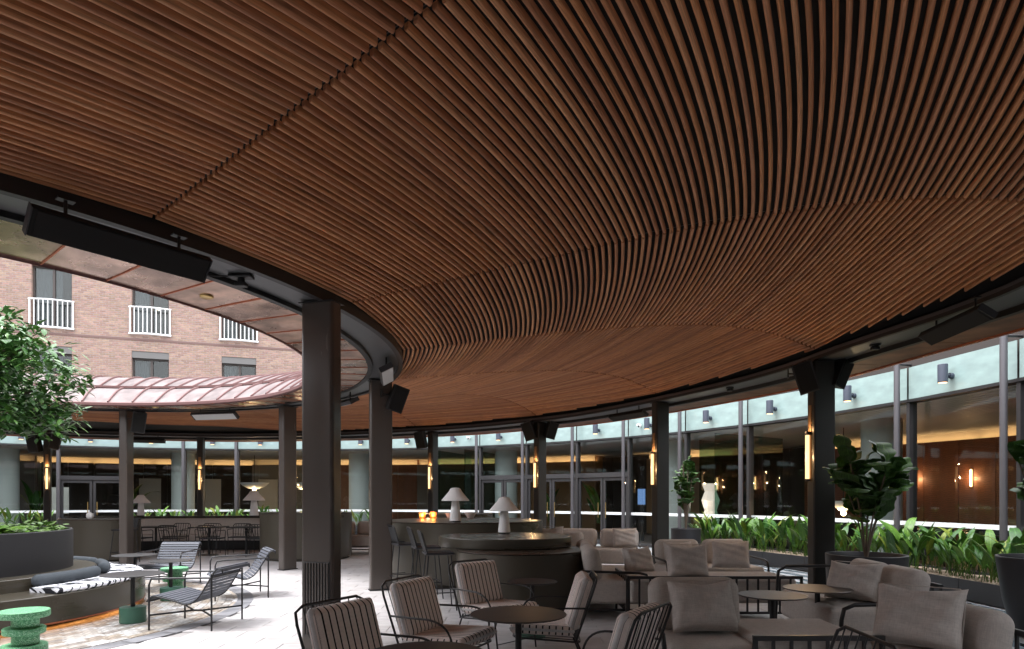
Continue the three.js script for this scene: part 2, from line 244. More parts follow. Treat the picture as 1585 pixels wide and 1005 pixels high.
// ------------------------------------------------------------------ ring canopy: slatted timber ceiling, steel band, copper soffit and roof
const KH = [[0, 3.49], [0.24, 3.71], [0.37, 3.82], [0.53, 3.93], [0.66, 3.98], [0.78, 3.97], [0.9, 3.83], [1, 3.57], [1.2, 3.5]];
const hC = (r, a) => { const t = (r - 6.1) / (ro(a) - 6.1); for (let i = 0; i < KH.length - 1; i++) if (t <= KH[i + 1][0]) { const s = clamp((t - KH[i][0]) / (KH[i + 1][0] - KH[i][0]), 0, 1); return lerp(KH[i][1], KH[i + 1][1], s); } return 3.5; };
const hS = (r, a) => (hC(r - 0.35, a) + hC(r, a) + hC(r + 0.35, a) + hC(r - 0.15, a) + hC(r + 0.15, a)) / 5;
const canopy = thing('ring_canopy', 'ring canopy with a curved ceiling of brown timber slats and copper rim', 'canopy', [0, 0, 0]);
{
  const RS = 0.0152, SL = [[-RS, 0.055]]; for (let i = 0; i <= 10; i++) { const t = Math.PI * (i / 10); SL.push([-RS * Math.cos(t), RS * (1 - Math.sin(t)) * 1.15]); } SL.push([RS, 0.055]);
  const step = 20.6, joints = []; for (let k = -4; k < 14; k++) joints.push(-35.3 + step * k);
  const slat = (r0, a0, a1, mid, half, n, shift) => {
    const pos = [], uv = [], idx = [], m = SL.length;
    for (let i = 0; i <= n; i++) {
      const a = a0 + (a1 - a0) * i / n, q = lerp(1, Math.cos(half * D) / Math.cos((a - mid) * D), 0.4), R = r0 * q, y = hS(r0, a);
      for (let j = 0; j < m; j++) { const v = pol(C, R + SL[j][0], a, y + SL[j][1]); pos.push(v.x, v.y, v.z); uv.push((a * D * r0) * 0.45 + shift, shift * 3.1 + j * 0.012); }
    }
    for (let i = 0; i < n; i++) for (let j = 0; j < m - 1; j++) { const b = i * m + j, c = b + m; idx.push(b, b + 1, c, c, b + 1, c + 1); }
    for (const e of [0, n]) { const b = pos.length / 3; for (let j = 0; j < m; j++) { pos.push(pos[(e * m + j) * 3], pos[(e * m + j) * 3 + 1], pos[(e * m + j) * 3 + 2]); uv.push(SL[j][0] + shift, SL[j][1]); } for (let j = 1; j < m - 1; j++) idx.push(b, b + j, b + j + 1); }
    const g = new THREE.BufferGeometry(); g.setAttribute('position', new THREE.Float32BufferAttribute(pos, 3)); g.setAttribute('uv', new THREE.Float32BufferAttribute(uv, 2)); g.setIndex(idx); g.computeVertexNormals(); return g;
  };
  let single = 0;
  for (let k = 0; k < joints.length; k++) {
    const A = joints[k], B = A + step, mid = A + step / 2;
    if (A > 300) continue;
    const panel = part('ceiling_panel', grid(14, 60, (u, v) => { const a = A + 0.02 + u * (step - 0.04), R = lerp(6.1, ro(a) - 0.1, v); return pol(C, R, a, hS(R, a) + 0.043); }), M.blackMatte, canopy);
    const detail = k >= 3 && k <= 5, fields = M.woods.map(() => []);
    for (let r = 6.16; r < 12.8; r += 0.0625) {
      let lo = null, hi = null; const gap = 0.015 / r / D;
      for (let i = 0; i <= 40; i++) { const a = A + gap + (step - 2 * gap) * i / 40; if (r < ro(a) - 0.22) { if (lo === null) lo = a; hi = a; } else if (lo !== null) break; }
      if (lo === null || hi - lo < 1) continue;
      const w = Math.floor(hash(k, Math.round(r * 100), 2) * M.woods.length), g = slat(r, lo, hi, mid, step / 2, detail ? 14 : 9, hash(k, Math.round(r * 100), 8) * 5);
      if (detail && single < 300) { part('slat', g, M.woods[w], panel); single++; } else fields[w].push(g);
    }
    fields.forEach((g, w) => g.length && tag(part('slat_field', g, M.woods[w], panel), null, null, null, 'stuff'));
  }
  // inner steel band
  part('band_soffit', sweep(C, rectSec(5.7, 6.06, 3.43, 3.46), 0, 360, 160, undefined, false), M.greySoffit, canopy);
  part('band_flange', sweep(C, rectSec(5.63, 5.7, 3.385, 3.62), 0, 360, 160, undefined, false), M.black, canopy);
  part('band_flange', sweep(C, rectSec(6.06, 6.125, 3.4, 3.66), 0, 360, 160, undefined, false), M.black, canopy);
  // outer steel beam and copper edge
  part('edge_beam', sweep(C, rectSec(-0.2, 0.22, 3.52, 3.62), 0, 360, 180, ro, false), M.greySoffit, canopy);
  part('edge_flange', sweep(C, rectSec(-0.25, -0.2, 3.515, 3.56), 0, 360, 180, ro, false), M.black, canopy);
  part('edge_flange', sweep(C, rectSec(0.22, 0.3, 3.455, 3.8), 0, 360, 180, ro, false), M.black, canopy);
  for (let i = 0; i < 60; i++) part('edge_panel', sweep(C, rectSec(0.3, 0.92, 3.47, 3.5), i * 6 + 0.04, i * 6 + 5.96, 4, ro), M.copperDark, canopy);
  part('edge_trim', sweep(C, [[0.92, 3.45], [0.97, 3.45], [0.97, 3.66], [0.92, 3.66]], 0, 360, 160, ro, false), M.copperSeam, canopy);
  // copper soffit panels with standing joints, lip
  const lipR = 4.86, nP = 64, dP = 360 / nP, off = -38.4;
  for (let i = 0; i < nP; i++) {
    const a = off + i * dP;
    const p = part('soffit_panel', grid(4, 6, (u, v) => pol(C, lerp(lipR + 0.03, 5.63, v), a + 0.08 + u * (dP - 0.16), 3.37 + 0.03 * v + 0.006 * Math.sin(u * 3.14) * Math.sin(v * 3.14) * (hash(i, 3) - 0.3)), (u, v) => [u * 0.5 + i * 0.37, v * 0.7 + i * 0.21]), M.copper, canopy);
    part('joint_strip', sweep(C, [[lipR + 0.03, 3.362], [5.63, 3.392], [5.63, 3.41], [lipR + 0.03, 3.38]], a - 0.07, a + 0.07, 1), M.copperSeam, p);
    if (i % 4 === 2) { const l = part('downlight', lathe([[0.001, 0], [0.045, 0], [0.06, 0.006], [0.06, 0.02]], 20), M.brass, p); l.position.copy(pol(C, 5.22, a + 2.6, 3.365)); }
  }
  part('copper_lip', sweep(C, [[lipR - 0.02, 3.37], [lipR + 0.03, 3.35], [lipR + 0.05, 3.4], [lipR + 0.02, 3.44], [lipR - 0.02, 3.42]], 0, 360, 160, undefined, false), M.roofSeam, canopy);
  // curved copper roof, two courses of sheets with standing seams
  const prof = (v) => v < 0.5 ? [lerp(lipR, 5.55, v * 2), 3.42 + 0.40 * Math.sin(v * 2 * 1.35) / Math.sin(1.35)] : [lerp(5.55, 6.9, v * 2 - 1), 3.84 + 0.42 * Math.sin((v * 2 - 1) * 1.57)];
  for (const [n, v0, v1] of [[64, 0, 0.495], [108, 0.505, 1]]) for (let i = 0; i < n; i++) {
    const w = 360 / n, a = off + i * w;
    const p = part('roof_sheet', grid(2, 7, (u, v) => { const [r, y] = prof(lerp(v0, v1, v)); return pol(C, r, a + u * w, y); }, (u, v) => [u * 0.4 + i * 0.33, v * 0.7 + i * 0.19]), M.roofCopper, canopy);
    part('standing_seam', grid(6, 3, (u, v) => { const [r, y] = prof(lerp(v0, v1, u)), s = [[-0.012, 0], [-0.012, 0.035], [0.012, 0.035], [0.012, 0]][Math.round(v * 3)]; return pol(C, r, a + s[0] / r / D, y + s[1]); }), M.roofSeam, p);
  }
  part('cross_seam', sweep(C, [[5.53, 3.83], [5.53, 3.875], [5.58, 3.885], [5.58, 3.85]], 0, 360, 140, undefined, false), M.roofSeam, canopy);
  part('roof_deck', grid(120, 4, (u, v) => { const a = u * 360; return pol(C, lerp(6.85, ro(a) + 0.95, v), a, [4.26, 4.34, 4.34, 4.2, 3.64][Math.round(v * 4)]); }), M.grey, canopy);
}

// ------------------------------------------------------------------ columns
function column(label, X, Z, sizeR, sizeT, mtl, group) {
  const turn = Math.atan2(Z - C[1], X - C[0]);
  const t = thing('steel_column', label, 'column', [X, 0, Z], turn, group);
  const H = group[0] === 'd' ? 3.51 : 3.42; part('shaft', rbox(sizeR, H, sizeT, 0.035, 0, H / 2 + 0.002, 0, 3), mtl, t);
  part('base_plate', rbox(sizeR + 0.02, 0.02, sizeT + 0.02, 0.006, 0, 0.01, 0, 1), M.black, t);
  part('head_plate', box(sizeR + 0.03, 0.012, sizeT + 0.03, 0, H - 0.015, 0), M.black, t);
  return t;
}
const innerCols = [['widest bronze column left of centre with a grille at its foot', -1.87, 6.34], ['bronze column just right of the widest column by the bar', -2.14, 10.52], ['bronze column left of the widest column beside the olive counter', -4.69, 13.5], ['bronze column at the left behind the planter bench', -8.42, 14.1], ['bronze column hidden behind the tree on the far left', -12.2, 11.9]];
innerCols.forEach(([l, X, Z], i) => {
  const t = column(l, X, Z, 0.36, 0.17, M.bronze, 'bronze columns of the canopy');
  if (i === 0) { const g = part('grille', box(0.3, 0.72, 0.008, 0, 0.52, 0.0875), M.mullion, t); for (let k = 0; k < 9; k++) part('grille_bar', rbox(0.016, 0.7, 0.012, 0.003, -0.13 + k * 0.0325, 0.52, 0.094, 1), M.bronze, g); }
});
const outerCols = [['dark column at the right in front of the fig pot', 4.55, 9.5], ['dark column beside the young fig', 3.13, 13.62], ['dark column behind the right mushroom lamp', 0.745, 17.2], ['dark column above the second bar, left of the glass doors', -2.4, 19.6], ['dark column behind the dining chairs at the left', -10.4, 21.6], ['dark column at the far left behind the planter', -14.6, 20.3], ['dark column just past the right edge', 4.75, 4.9]];
outerCols.forEach(([l, X, Z]) => column(l, X, Z, 0.34, 0.19, M.columnDark, 'dark columns of the outer edge'));

// ------------------------------------------------------------------ round glass front with its rooms
const hotel = thing('glazed_building', 'round single storey glass front with a pale glass band above', 'building');
const posts = [5.9, 13.7, 21.3, 28.9, 36.1, 43.3, 50.2, 57.2, 63.8, 70.4, 77.2, 84.1, 91, 97.3, 103.9, 110.9, 117.9, 125, 132, 139];
for (let k = 1; k <= 12; k++) posts.push(139 + k * 7); for (let k = 1; k <= 20; k++) posts.push(223 + k * 6.98); posts.sort((a, b) => a - b);
{
  const doors = { 43.3: 1, 50.2: 1, 57.2: 1, 110.9: 1 };
  posts.forEach((a, i) => {
    const b = posts[i + 1] ?? 365.9; const seen = a < 150 || a > 340;
    const p = part('post', cyl(0.055, 0.055, 4.16, 0, 0, 0, 16), M.postGrey, hotel); p.position.copy(pol(F, 16.64, a, 0));
    part('bracket', bar([0, 4.11, 0], [0.38, 4.11, 0], 0.025), M.mullion, p).rotation.y = a * D;
    part('mullion', sweep(F, rectSec(16.9, 17.08, 0, 3.36), a - 0.13, a + 0.13, 1), M.mullion, hotel);
    const g0 = a + 0.15, g1 = b - 0.15;
    part('glass_pane', grid(1, 1, (u, v) => pol(F, 16.985, lerp(g0, g1, u), lerp(doors[a] ? 2.32 : 0.08, 3.36, v))), M.glass, hotel);
    if (doors[a]) {
      part('transom', sweep(F, rectSec(16.9, 17.06, 2.17, 2.32), a + 0.13, b - 0.13, 4), M.mullion, hotel);
      for (const [x0, x1, hx] of [[a + 0.15, (a + b) / 2 - 0.05, 1], [(a + b) / 2 + 0.05, b - 0.15, 0]]) {
        const d = part('door', [sweep(F, rectSec(16.94, 17.0, 0.02, 2.16), x0, x0 + 0.28, 1), sweep(F, rectSec(16.94, 17.0, 0.02, 2.16), x1 - 0.28, x1, 1), sweep(F, rectSec(16.94, 17.0, 2.06, 2.16), x0 + 0.28, x1 - 0.28, 3), sweep(F, rectSec(16.94, 17.0, 0.02, 0.14), x0 + 0.28, x1 - 0.28, 3)], M.mullion, hotel);
        part('glass_pane', grid(1, 1, (u, v) => pol(F, 16.97, lerp(x0 + 0.28, x1 - 0.28, u), lerp(0.14, 2.06, v))), M.glass, d);
        const hh = part('handle', cyl(0.016, 0.016, 0.5, 0, 0.85, 0, 10), M.brass, d); hh.position.copy(pol(F, 16.88, hx ? x1 - 0.45 : x0 + 0.45, 0));
        part('marking_strip', grid(1, 1, (u, v) => pol(F, 16.962, lerp(x0 + 0.28, x1 - 0.28, u), lerp(0.96, 1.045, v))), M.film, d);
      }
    } else { part('sill', sweep(F, rectSec(16.9, 17.08, 0, 0.08), a + 0.13, b - 0.13, 5), M.mullion, hotel); part('marking_strip', grid(1, 1, (u, v) => pol(F, 16.978, lerp(g0, g1, u), lerp(0.96, 1.045, v))), M.film, hotel); }
    const sp = part('glass_band', grid(1, 1, (u, v) => pol(F, 16.9, lerp(a + 0.07, b - 0.07, u), lerp(3.43, 4.05, v)), (u, v) => [u * 2 + i, v * 0.62]), M.spandrel, hotel);
    part('band_trim', sweep(F, rectSec(16.86, 17.1, 3.37, 3.425), a, b, 6), M.black, sp);
  });
  part('parapet', sweep(F, rectSec(17.05, 17.25, 4.06, 4.55), 0, 360, 150, undefined, false), M.grey, hotel);
  part('roof', grid(100, 2, (u, v) => pol(F, lerp(17.2, 26, v), u * 360, 4.3)), M.grey, hotel);
  part('spandrel_back', sweep(F, rectSec(16.97, 17.05, 3.43, 4.3), 0, 360, 150, undefined, false), M.darkWall, hotel);
  const ceil = []; for (let r = 17.1; r < 25; r += 0.22) ceil.push(sweep(F, rectSec(r, r + 0.18, 3.36, 3.38), -40, 180, 90, undefined, false));
  tag(part('ceiling_board', ceil, M.boards, hotel), null, null, null, 'stuff');
  part('ceiling_void', grid(100, 1, (u, v) => pol(F, lerp(17.0, 25, v), u * 360, 3.43)), M.blackMatte, hotel);
  part('room_floor', grid(100, 1, (u, v) => pol(F, lerp(17.0, 25, v), u * 360, 0.004)), M.darkFloor, hotel);
  // rear walls of the rooms, stretch by stretch, with the lit cove along their head
  const walls = [[-40, 12, M.timberWall], [12, 36, M.timberWall], [36, 43, M.darkWall], [43, 52, M.tanWall], [52, 58, M.darkWall], [58, 68, M.tanWall], [68, 80, M.greyWall], [80, 92, M.timberWall], [92, 100, M.greyWall], [100, 122, M.darkWall], [122, 180, M.greyWall], [180, 320, M.darkWall]];
  const warm = glow(1, 0.54, 0.2, 1.6);
  part('outer_wall', sweep(F, rectSec(24.6, 24.8, 0, 4.28), 0, 360, 120, undefined, false), M.darkWall, hotel);
  for (const [a0, a1, m] of walls) {
    const R = m === M.darkWall ? 24.2 : 23.4, lit = (a0 > -41 && a1 < 123 && m !== M.darkWall) || (a0 >= 100 && a0 < 150), top = lit ? 3.12 : 3.3;
    const wl = part('room_wall', sweep(F, rectSec(R, R + 0.12, 0, 3.38), a0, a1, Math.max(4, Math.round((a1 - a0) / 2))), M.paleWall, hotel);
    for (let a = a0; a < a1 - 0.4; a += 2.4) part('wall_panel', sweep(F, rectSec(R - 0.24, R - 0.2, 0.02, top), a + 0.02, Math.min(a + 2.38, a1), 2), m, wl);
    part('end_panel', [sweep(F, rectSec(R - 0.2, 24.6, 0, 3.38), a0 - 0.06, a0, 1)], m, wl);
    if (lit) {
      part('cove_ledge', sweep(F, rectSec(R - 0.2, R - 0.002, 3.06, 3.09), a0 + 0.1, a1 - 0.1, 10), m, wl);
      part('cove_light', sweep(F, rectSec(R - 0.16, R - 0.1, 3.092, 3.105), a0 + 0.3, a1 - 0.3, 10), warm, wl);
      if (a1 < 140 && a0 > -20) for (let a = a0 + 2; a < a1; a += 6) { const l = new THREE.RectAreaLight(new THREE.Color(1, 0.55, 0.22), 3, 2.3, 0.06); l.position.copy(pol(F, R - 0.13, a, 3.125)); l.lookAt(pol(F, R - 0.08, a, 3.4)); scene.add(l); }
    }
  }
  // partitions inside
  for (const [a, r0, r1, m] of [[33.7, 17.3, 20.5, M.greenGlass], [39, 18.8, 22, M.greenGlass], [66.5, 17.2, 20.4, M.greenGlass], [70.5, 17.2, 20, M.greenGlass]]) part('glass_screen', sweep(F, rectSec(r0, r1, 0.02, 3.34), a, a + 0.05, 1), m, hotel);
  for (const a of [21.3, 42, 63.4, 83.3, 105.4, 123.7, 144]) part('room_column', cyl(0.44, 0.44, 3.37, ...(() => { const v = pol(F, 18.8, a, 0); return [v.x, 0, v.z]; })(), 40), M.interiorColumn, hotel);
}

// ------------------------------------------------------------------ brick building behind
{
  const b = thing('brick_building', 'pink brick building with white railed windows behind the canopy', 'building', [-19.95, 0, 28], 18 * D);
  const holes = [], up = [-7.6, -3.8, 0, 3.8, 7.5, 11.2];
  const sh = new THREE.Shape([[-16, 4.3], [30, 4.3], [30, 19], [-16, 19]].map((p) => new THREE.Vector2(...p)));
  const hole = (x0, x1, y0, y1) => { sh.holes.push(new THREE.Path([[x0, y0], [x0, y1], [x1, y1], [x1, y0]].map((p) => new THREE.Vector2(...p)))); holes.push([x0, x1, y0, y1]); };
  for (const x of up) { hole(x - 0.75, x + 0.75, 8.85, 11.55); hole(x - 0.75, x + 0.75, 5.3, 8.1); hole(x - 0.75, x + 0.75, 12.2, 14.9); }
  const g = new THREE.ExtrudeGeometry(sh, { depth: 0.35, bevelEnabled: false }); g.translate(0, 0, -0.35); const uv = g.attributes.uv, p = g.attributes.position;
  for (let i = 0; i < uv.count; i++) uv.setXY(i, (p.getX(i) + p.getZ(i)) / 3.84, p.getY(i) / 2.58);
  part('wall', g, M.brick, b);
  part('string_course', [box(46, 0.09, 0.02, 7, 8.62, 0.012), box(46, 0.09, 0.02, 7, 11.95, 0.012)], mat(0.16, 0.1, 0.09, 0.9), b);
  part('back_wall', box(46, 15, 0.1, 7, 11.6, -1.4), M.darkWall, b);
  part('roof', box(46, 0.3, 8, 7, 19.1, -4), M.grey, b);
  for (const [x0, x1, y0, y1] of holes) {
    const low = y0 < 6, x = (x0 + x1) / 2, w = x1 - x0, top = low ? y1 - 0.3 : y1, f = 0.07, z = -0.22;
    const win = part('window', [box(f, top - y0, 0.08, x0 + f / 2, (y0 + top) / 2, z), box(f, top - y0, 0.08, x1 - f / 2, (y0 + top) / 2, z), box(w, f, 0.078, x, top - f / 2, z), box(w, f, 0.078, x, y0 + f / 2, z), box(0.1, top - y0 - 0.14, 0.076, x + 0.02, (y0 + top) / 2, z)], M.frameBrown, b);
    part('pane', box(w / 2 - 0.1, top - y0 - 0.14, 0.01, x - w / 4 + 0.02, (y0 + top) / 2, z - 0.02), M.glass, win); part('pane', box(w / 2 - 0.15, top - y0 - 0.14, 0.01, x + w / 4 + 0.01, (y0 + top) / 2, z - 0.02), M.glass, win);
    part('curtain', grid(24, 1, (u, v) => new THREE.Vector3(lerp(x0 + 0.08, x - (x === 0 ? -0.3 : 0.12), u), lerp(y0 + 0.1, top - 0.1, v), z - 0.12 + 0.012 * Math.sin(u * 30))), M.curtain, win);
    if (low) part('shutter_box', box(w, 0.3, 0.22, x, y1 - 0.15, -0.14), M.lintel, b);
    else if (y0 < 10) {
      const bow = (u) => 0.06 + 0.14 * Math.sin(Math.PI * u), X0 = x0 - 0.1, X1 = x1 + 0.1, rail = (y, r) => new THREE.TubeGeometry(new THREE.CatmullRomCurve3(Array.from({ length: 11 }, (_, i) => new THREE.Vector3(lerp(X0, X1, i / 10), y, bow(i / 10)))), 20, r, 6);
      const rl = part('balcony_railing', [rail(10.05, 0.035), rail(8.86, 0.045)], M.white, b);
      for (let i = 0; i <= 9; i++) { const u = 0.03 + i * 0.94 / 9; part('baluster', box(i % 9 ? 0.032 : 0.06, 1.16, 0.03, lerp(X0, X1, u), 9.45, bow(u)), M.white, rl); }
    }
  }
  const wl = part('room_lamp', new THREE.SphereGeometry(0.07, 12, 8), glow(1, 0.72, 0.42, 6), b); wl.position.set(4.05, 10.2, -0.5);
}
// ------------------------------------------------------------------ fittings on the canopy, columns and glass band
const sconceA = [10.2, 18.1, 25.8, 33.0, 40.3, 47.1, 53.8, 60.7, 67.3, 73.9, 80.5, 86.8, 94.2, 100.3, 107.7, 114.5, 121.6];
{
  const lensM = glow(1, 0.55, 0.25, 1.5);
  const proto = thing('wall_spotlight', '', 'wall light', [0, 0, 0], 0, 'cylinder lights along the pale glass band');
  part('body', lathe([[0.001, -0.165], [0.072, -0.165], [0.082, -0.155], [0.082, 0.155], [0.076, 0.165], [0.001, 0.165]], 28), M.spot, proto);
  part('lens', cyl(0.066, 0.066, 0.006, 0, -0.171, 0, 20), lensM, proto);
  part('arm', [bar([0.05, -0.02, 0], [0.17, -0.04, 0], 0.03), cyl(0.055, 0.055, 0.03, 0, 0, 0, 16).rotateZ(Math.PI / 2).translate(0.205, -0.04, 0), bar([0.13, -0.035, 0], [0.2, -0.04, 0], 0.05, 14)], M.spot, proto);
  sconceA.forEach((a, i) => {
    const o = i ? copyOf(proto) : proto, v = pol(F, 16.665, a, 3.74); o.position.copy(v); o.rotation.y = a * D;
    o.userData.label = i === 0 ? 'blue grey cylinder light on the pale glass band, rightmost of the row' : i === sconceA.length - 1 ? 'blue grey cylinder light on the pale glass band, leftmost of the row' : `blue grey cylinder light on the pale glass band, ${ord(i)} from the right`;
  });
}
{ // linear lamps on the outer columns
  const tube = glow(1, 0.6, 0.27, 0.7);
  const L = [[4.55, 9.5, 'long warm tube lamp on the big dark column at the right'], [3.13, 13.62, 'warm tube lamp on the column beside the young fig'], [0.745, 17.2, 'warm tube lamp on the column behind the right mushroom lamp'], [-2.4, 19.6, 'warm tube lamp on the column left of the glass doors'], [-10.4, 21.6, 'warm tube lamp on the column behind the dining chairs'], [-14.6, 20.3, 'warm tube lamp on the far left column behind the planter']];
  for (const [X, Z, label] of L) {
    const a = Math.atan2(Z - C[1], X - C[0]), r = Math.hypot(X - C[0], Z - C[1]);
    const t = thing('tube_lamp', label, 'wall lamp', polA(C, r - 0.17 - 0.035, a / D, 2.1), a, 'warm tube lamps on the dark columns');
    part('tube', cyl(0.028, 0.028, 0.64, -0.012, -0.32, 0, 16), tube, t);
    part('end_cap', [cyl(0.036, 0.036, 0.05, -0.012, 0.322, 0, 16), cyl(0.036, 0.036, 0.03, -0.012, -0.352, 0, 16), box(0.05, 0.04, 0.05, 0.03, 0.345, 0)], M.black, t);
    part('back_plate', box(0.014, 1.12, 0.075, 0.033, 0.2, 0), mat(0.2, 0.12, 0.065, 0.5, { metalness: 0.5 }), t);
    const l = new THREE.PointLight(new THREE.Color(1, 0.6, 0.28), 0.4, 0, 2); l.position.copy(pol(C, r - 0.17 - 0.13, a / D, 2.1)); l.castShadow = true; scene.add(l);
    const u = new THREE.PointLight(new THREE.Color(1, 0.58, 0.26), 0.1, 0, 2); u.position.copy(pol(C, r - 0.17 - 0.1, a / D, 2.5)); scene.add(u);
  }
}
function heater(label, a, r, y = 3.24, tilt = 0.5, L = 1.12, pale) {
  const t = thing('radiant_heater', label, 'heater', polA(C, r, a, y), a * D, 'long radiant heaters under the canopy edges');
  const h = new THREE.Group(); h.name = 'head'; h.rotation.z = tilt; t.add(h);
  part('housing', rbox(0.19, 0.07, L, 0.01, 0, 0, 0, 2), pale ? M.charcoal : M.blackMatte, h);
  part('face_plate', box(0.165, 0.006, L - 0.05, 0, -0.037, 0), pale ? mat(0.5, 0.5, 0.5, 0.4) : M.blackMatte, h);
  for (const s of [-1, 1]) part('end_plate', box(0.19, 0.072, 0.008, 0, 0, s * (L / 2 + 0.005)), M.anthracite, h);
  part('bracket', [-0.36, 0.36].flatMap((z) => [bar([0, 0.03, z], [0, 0.19, z], 0.012), box(0.06, 0.012, 0.1, 0, 0.19, z)]), M.black, t);
}
heater('long black heater under the inner canopy edge, upper left', -37.2, 6.2, 3.23, 0.85);
heater('black heater seen end on beside the second bronze column', 10, 5.9, 3.26, 0.5, 1.05, true);
heater('black heater between the second and third bronze columns', 41, 5.85, 3.26, 0.5, 1.05, true);
heater('pale faced heater over the lounge chairs, left of centre', 77.5, 5.75, 3.26, -0.6, 1.05, true);
heater('pale faced heater behind the tree at the left', 113, 5.75, 3.26, -0.6, 1.05, true);
heater('long black heater under the outer canopy edge, upper right', -5.6, 12.45, 3.36, -0.6);
heater('black heater on the outer edge left of the young fig column', 31.5, 11.95, 3.34, -0.5);
heater('black heater on the outer edge above the far glass doors', 108.4, 13.2, 3.34, -0.5);
function speaker(label, X, y, Z, turn, tilt, s = 1, side = 1) {
  const t = thing('loudspeaker', label, 'speaker', [X, y, Z], turn, 'black loudspeakers on the columns');
  const g = new THREE.Group(); g.name = 'cabinet_mount'; g.rotation.set(0.25, 0, tilt); t.add(g);
  const sh = new THREE.Shape([[-0.11, -0.1], [0.11, -0.1], [0.075, 0.11], [-0.075, 0.11]].map((p) => new THREE.Vector2(p[0] * s, p[1] * s)));
  const cab = new THREE.ExtrudeGeometry(sh, { depth: 0.38 * s, bevelEnabled: true, bevelSize: 0.008, bevelThickness: 0.008, bevelSegments: 2 }).rotateX(-Math.PI / 2).translate(0, -0.19 * s, 0);
  part('cabinet', cab, M.black, g);
  part('grille', rbox(0.2 * s, 0.36 * s, 0.012, 0.005, 0, 0.0, 0.112 * s, 1), M.blackMatte, g);
  part('bracket', [bar([0, 0.05, -0.1 * s], [-0.2 * s * side, 0.08, -0.1], 0.014), box(0.02, 0.12, 0.08, -0.2 * s * side, 0.08, -0.1)], M.black, t);
}
speaker('larger black loudspeaker left of the big dark column at right', 4.27, 3.26, 9.4, -0.4, 0.3, 1.15);
speaker('black loudspeaker right of the big dark column at right', 4.8, 3.33, 9.5, 0.5, -0.25, 1, -1);
speaker('black loudspeaker on the right side of the second bronze column', -1.86, 3.1, 10.4, 0.5, -0.28, 1.05, 1);
speaker('black loudspeaker left of the column behind the right mushroom lamp', 0.47, 3.28, 17.1, -0.4, 0.25, 1.25);
speaker('black loudspeaker right of the column behind the right mushroom lamp', 1.02, 3.3, 17.1, 0.4, -0.2, 1.15, -1);
speaker('black loudspeaker left of the column above the second bar', -2.72, 3.25, 19.4, -0.3, 0.1, 1.3);
speaker('black loudspeaker left of the far left column', -14.85, 3.2, 20.1, 0, 0, 1.35);
speaker('black loudspeaker right of the far left column', -14.25, 3.27, 20.2, 0.3, -0.3, 1.2, -1);
speaker('black loudspeaker beside the column behind the planter bench', -8.1, 3.15, 14.0, 0.6, -0.1, 1.15);
{ // junction box with its cable under the steel band
  const v = polA(C, 5.88, -26.5, 3.41), t = thing('sensor', 'small black sensor with a cable under the canopy edge', 'sensor', v, 0);
  part('base', [rbox(0.2, 0.03, 0.1, 0.012), cyl(0.03, 0.03, 0.05, 0, -0.06, 0)], M.black, t); part('head', rbox(0.1, 0.035, 0.07, 0.01, 0, -0.07, 0), M.black, t);
  part('cable', new THREE.TubeGeometry(new THREE.CatmullRomCurve3([[-0.08, 0, 0], [-0.25, -0.07, 0.3], [-0.36, -0.03, 0.5], [-0.45, -0.05, 0.72]].map((p) => new THREE.Vector3(...p))), 24, 0.006, 6), M.black, t);
}

for (const [X, Z, l] of [[4.78, 8.5, 'small black sensor on the outer edge beam right of the big dark column'], [3.98, 11.8, 'small black sensor on the outer edge beam left of the big dark column']]) { const t = thing('sensor', l, 'sensor', [X, 3.5, Z]); part('base', cyl(0.07, 0.07, 0.02, 0, 0, 0), M.black, t); part('head', rbox(0.1, 0.05, 0.07, 0.015, 0, -0.03, 0), M.black, t); }
for (const [a, l] of [[41.6, 'small white camera on the pale glass band left of the young fig column'], [65.2, 'small white camera on the pale glass band left of the glass doors']]) { const t = thing('camera', l, 'camera', polA(F, 16.84, a, 3.72), a * D); part('mount', cyl(0.05, 0.05, 0.05, 0, 0, 0, 16).rotateZ(Math.PI / 2), M.white, t); part('body', cyl(0.035, 0.035, 0.14, 0, -0.08, 0, 16).rotateZ(1.2).translate(-0.08, 0, 0), M.white, t); part('lens', new THREE.SphereGeometry(0.028, 12, 8).translate(-0.09, -0.03, 0), M.black, t); }
// ------------------------------------------------------------------ plants
function leafGeo(len, w, bend, fold = 0.25, shape = 0, n = 7) {                   // along +y, bending towards +z; shape 0 lance, 1 fiddle
  const wf = (t) => shape ? (t < 0.12 ? t * 1.6 : 0.2 + 0.32 * Math.sin((t - 0.12) / 0.88 * 2.4 + 0.25) + 0.03 * Math.sin(t * 18)) : Math.pow(Math.sin(Math.PI * Math.pow(clamp(t, 0.001, 0.999), 0.8)), 0.8) * 0.5 + 0.02;
  const g = grid(n, 2, (t, v) => { const a = bend * t * t, y = len * (t - bend * bend * t * t * t / 6), z = len * bend * t * t / 2, s = (v - 0.5) * 2, k = w * wf(t) * (t > 0.985 ? 0.15 : 1); return new THREE.Vector3(s * k, y + Math.abs(s) * k * fold * Math.sin(a), z + Math.abs(s) * k * fold * Math.cos(a) + (shape ? 0.02 * Math.sin(t * 14 + s) : 0)); }, (t, v) => [v, t]);
  return g;
}
const aspLeaves = [0, 1, 2, 3, 4, 5].map((i) => { const stem = 0.22 + 0.04 * i, len = 0.42 + 0.035 * (i % 3), bend = 0.2 + 0.24 * i; const l = leafGeo(len, 0.1 + 0.018 * (i % 2), bend, 0.3).translate(0, stem, 0); return merge([l, bar([0, 0, 0], [0, stem + 0.01, 0], 0.006, 4)].map((g) => (g.index ? g.toNonIndexed() : g))); });
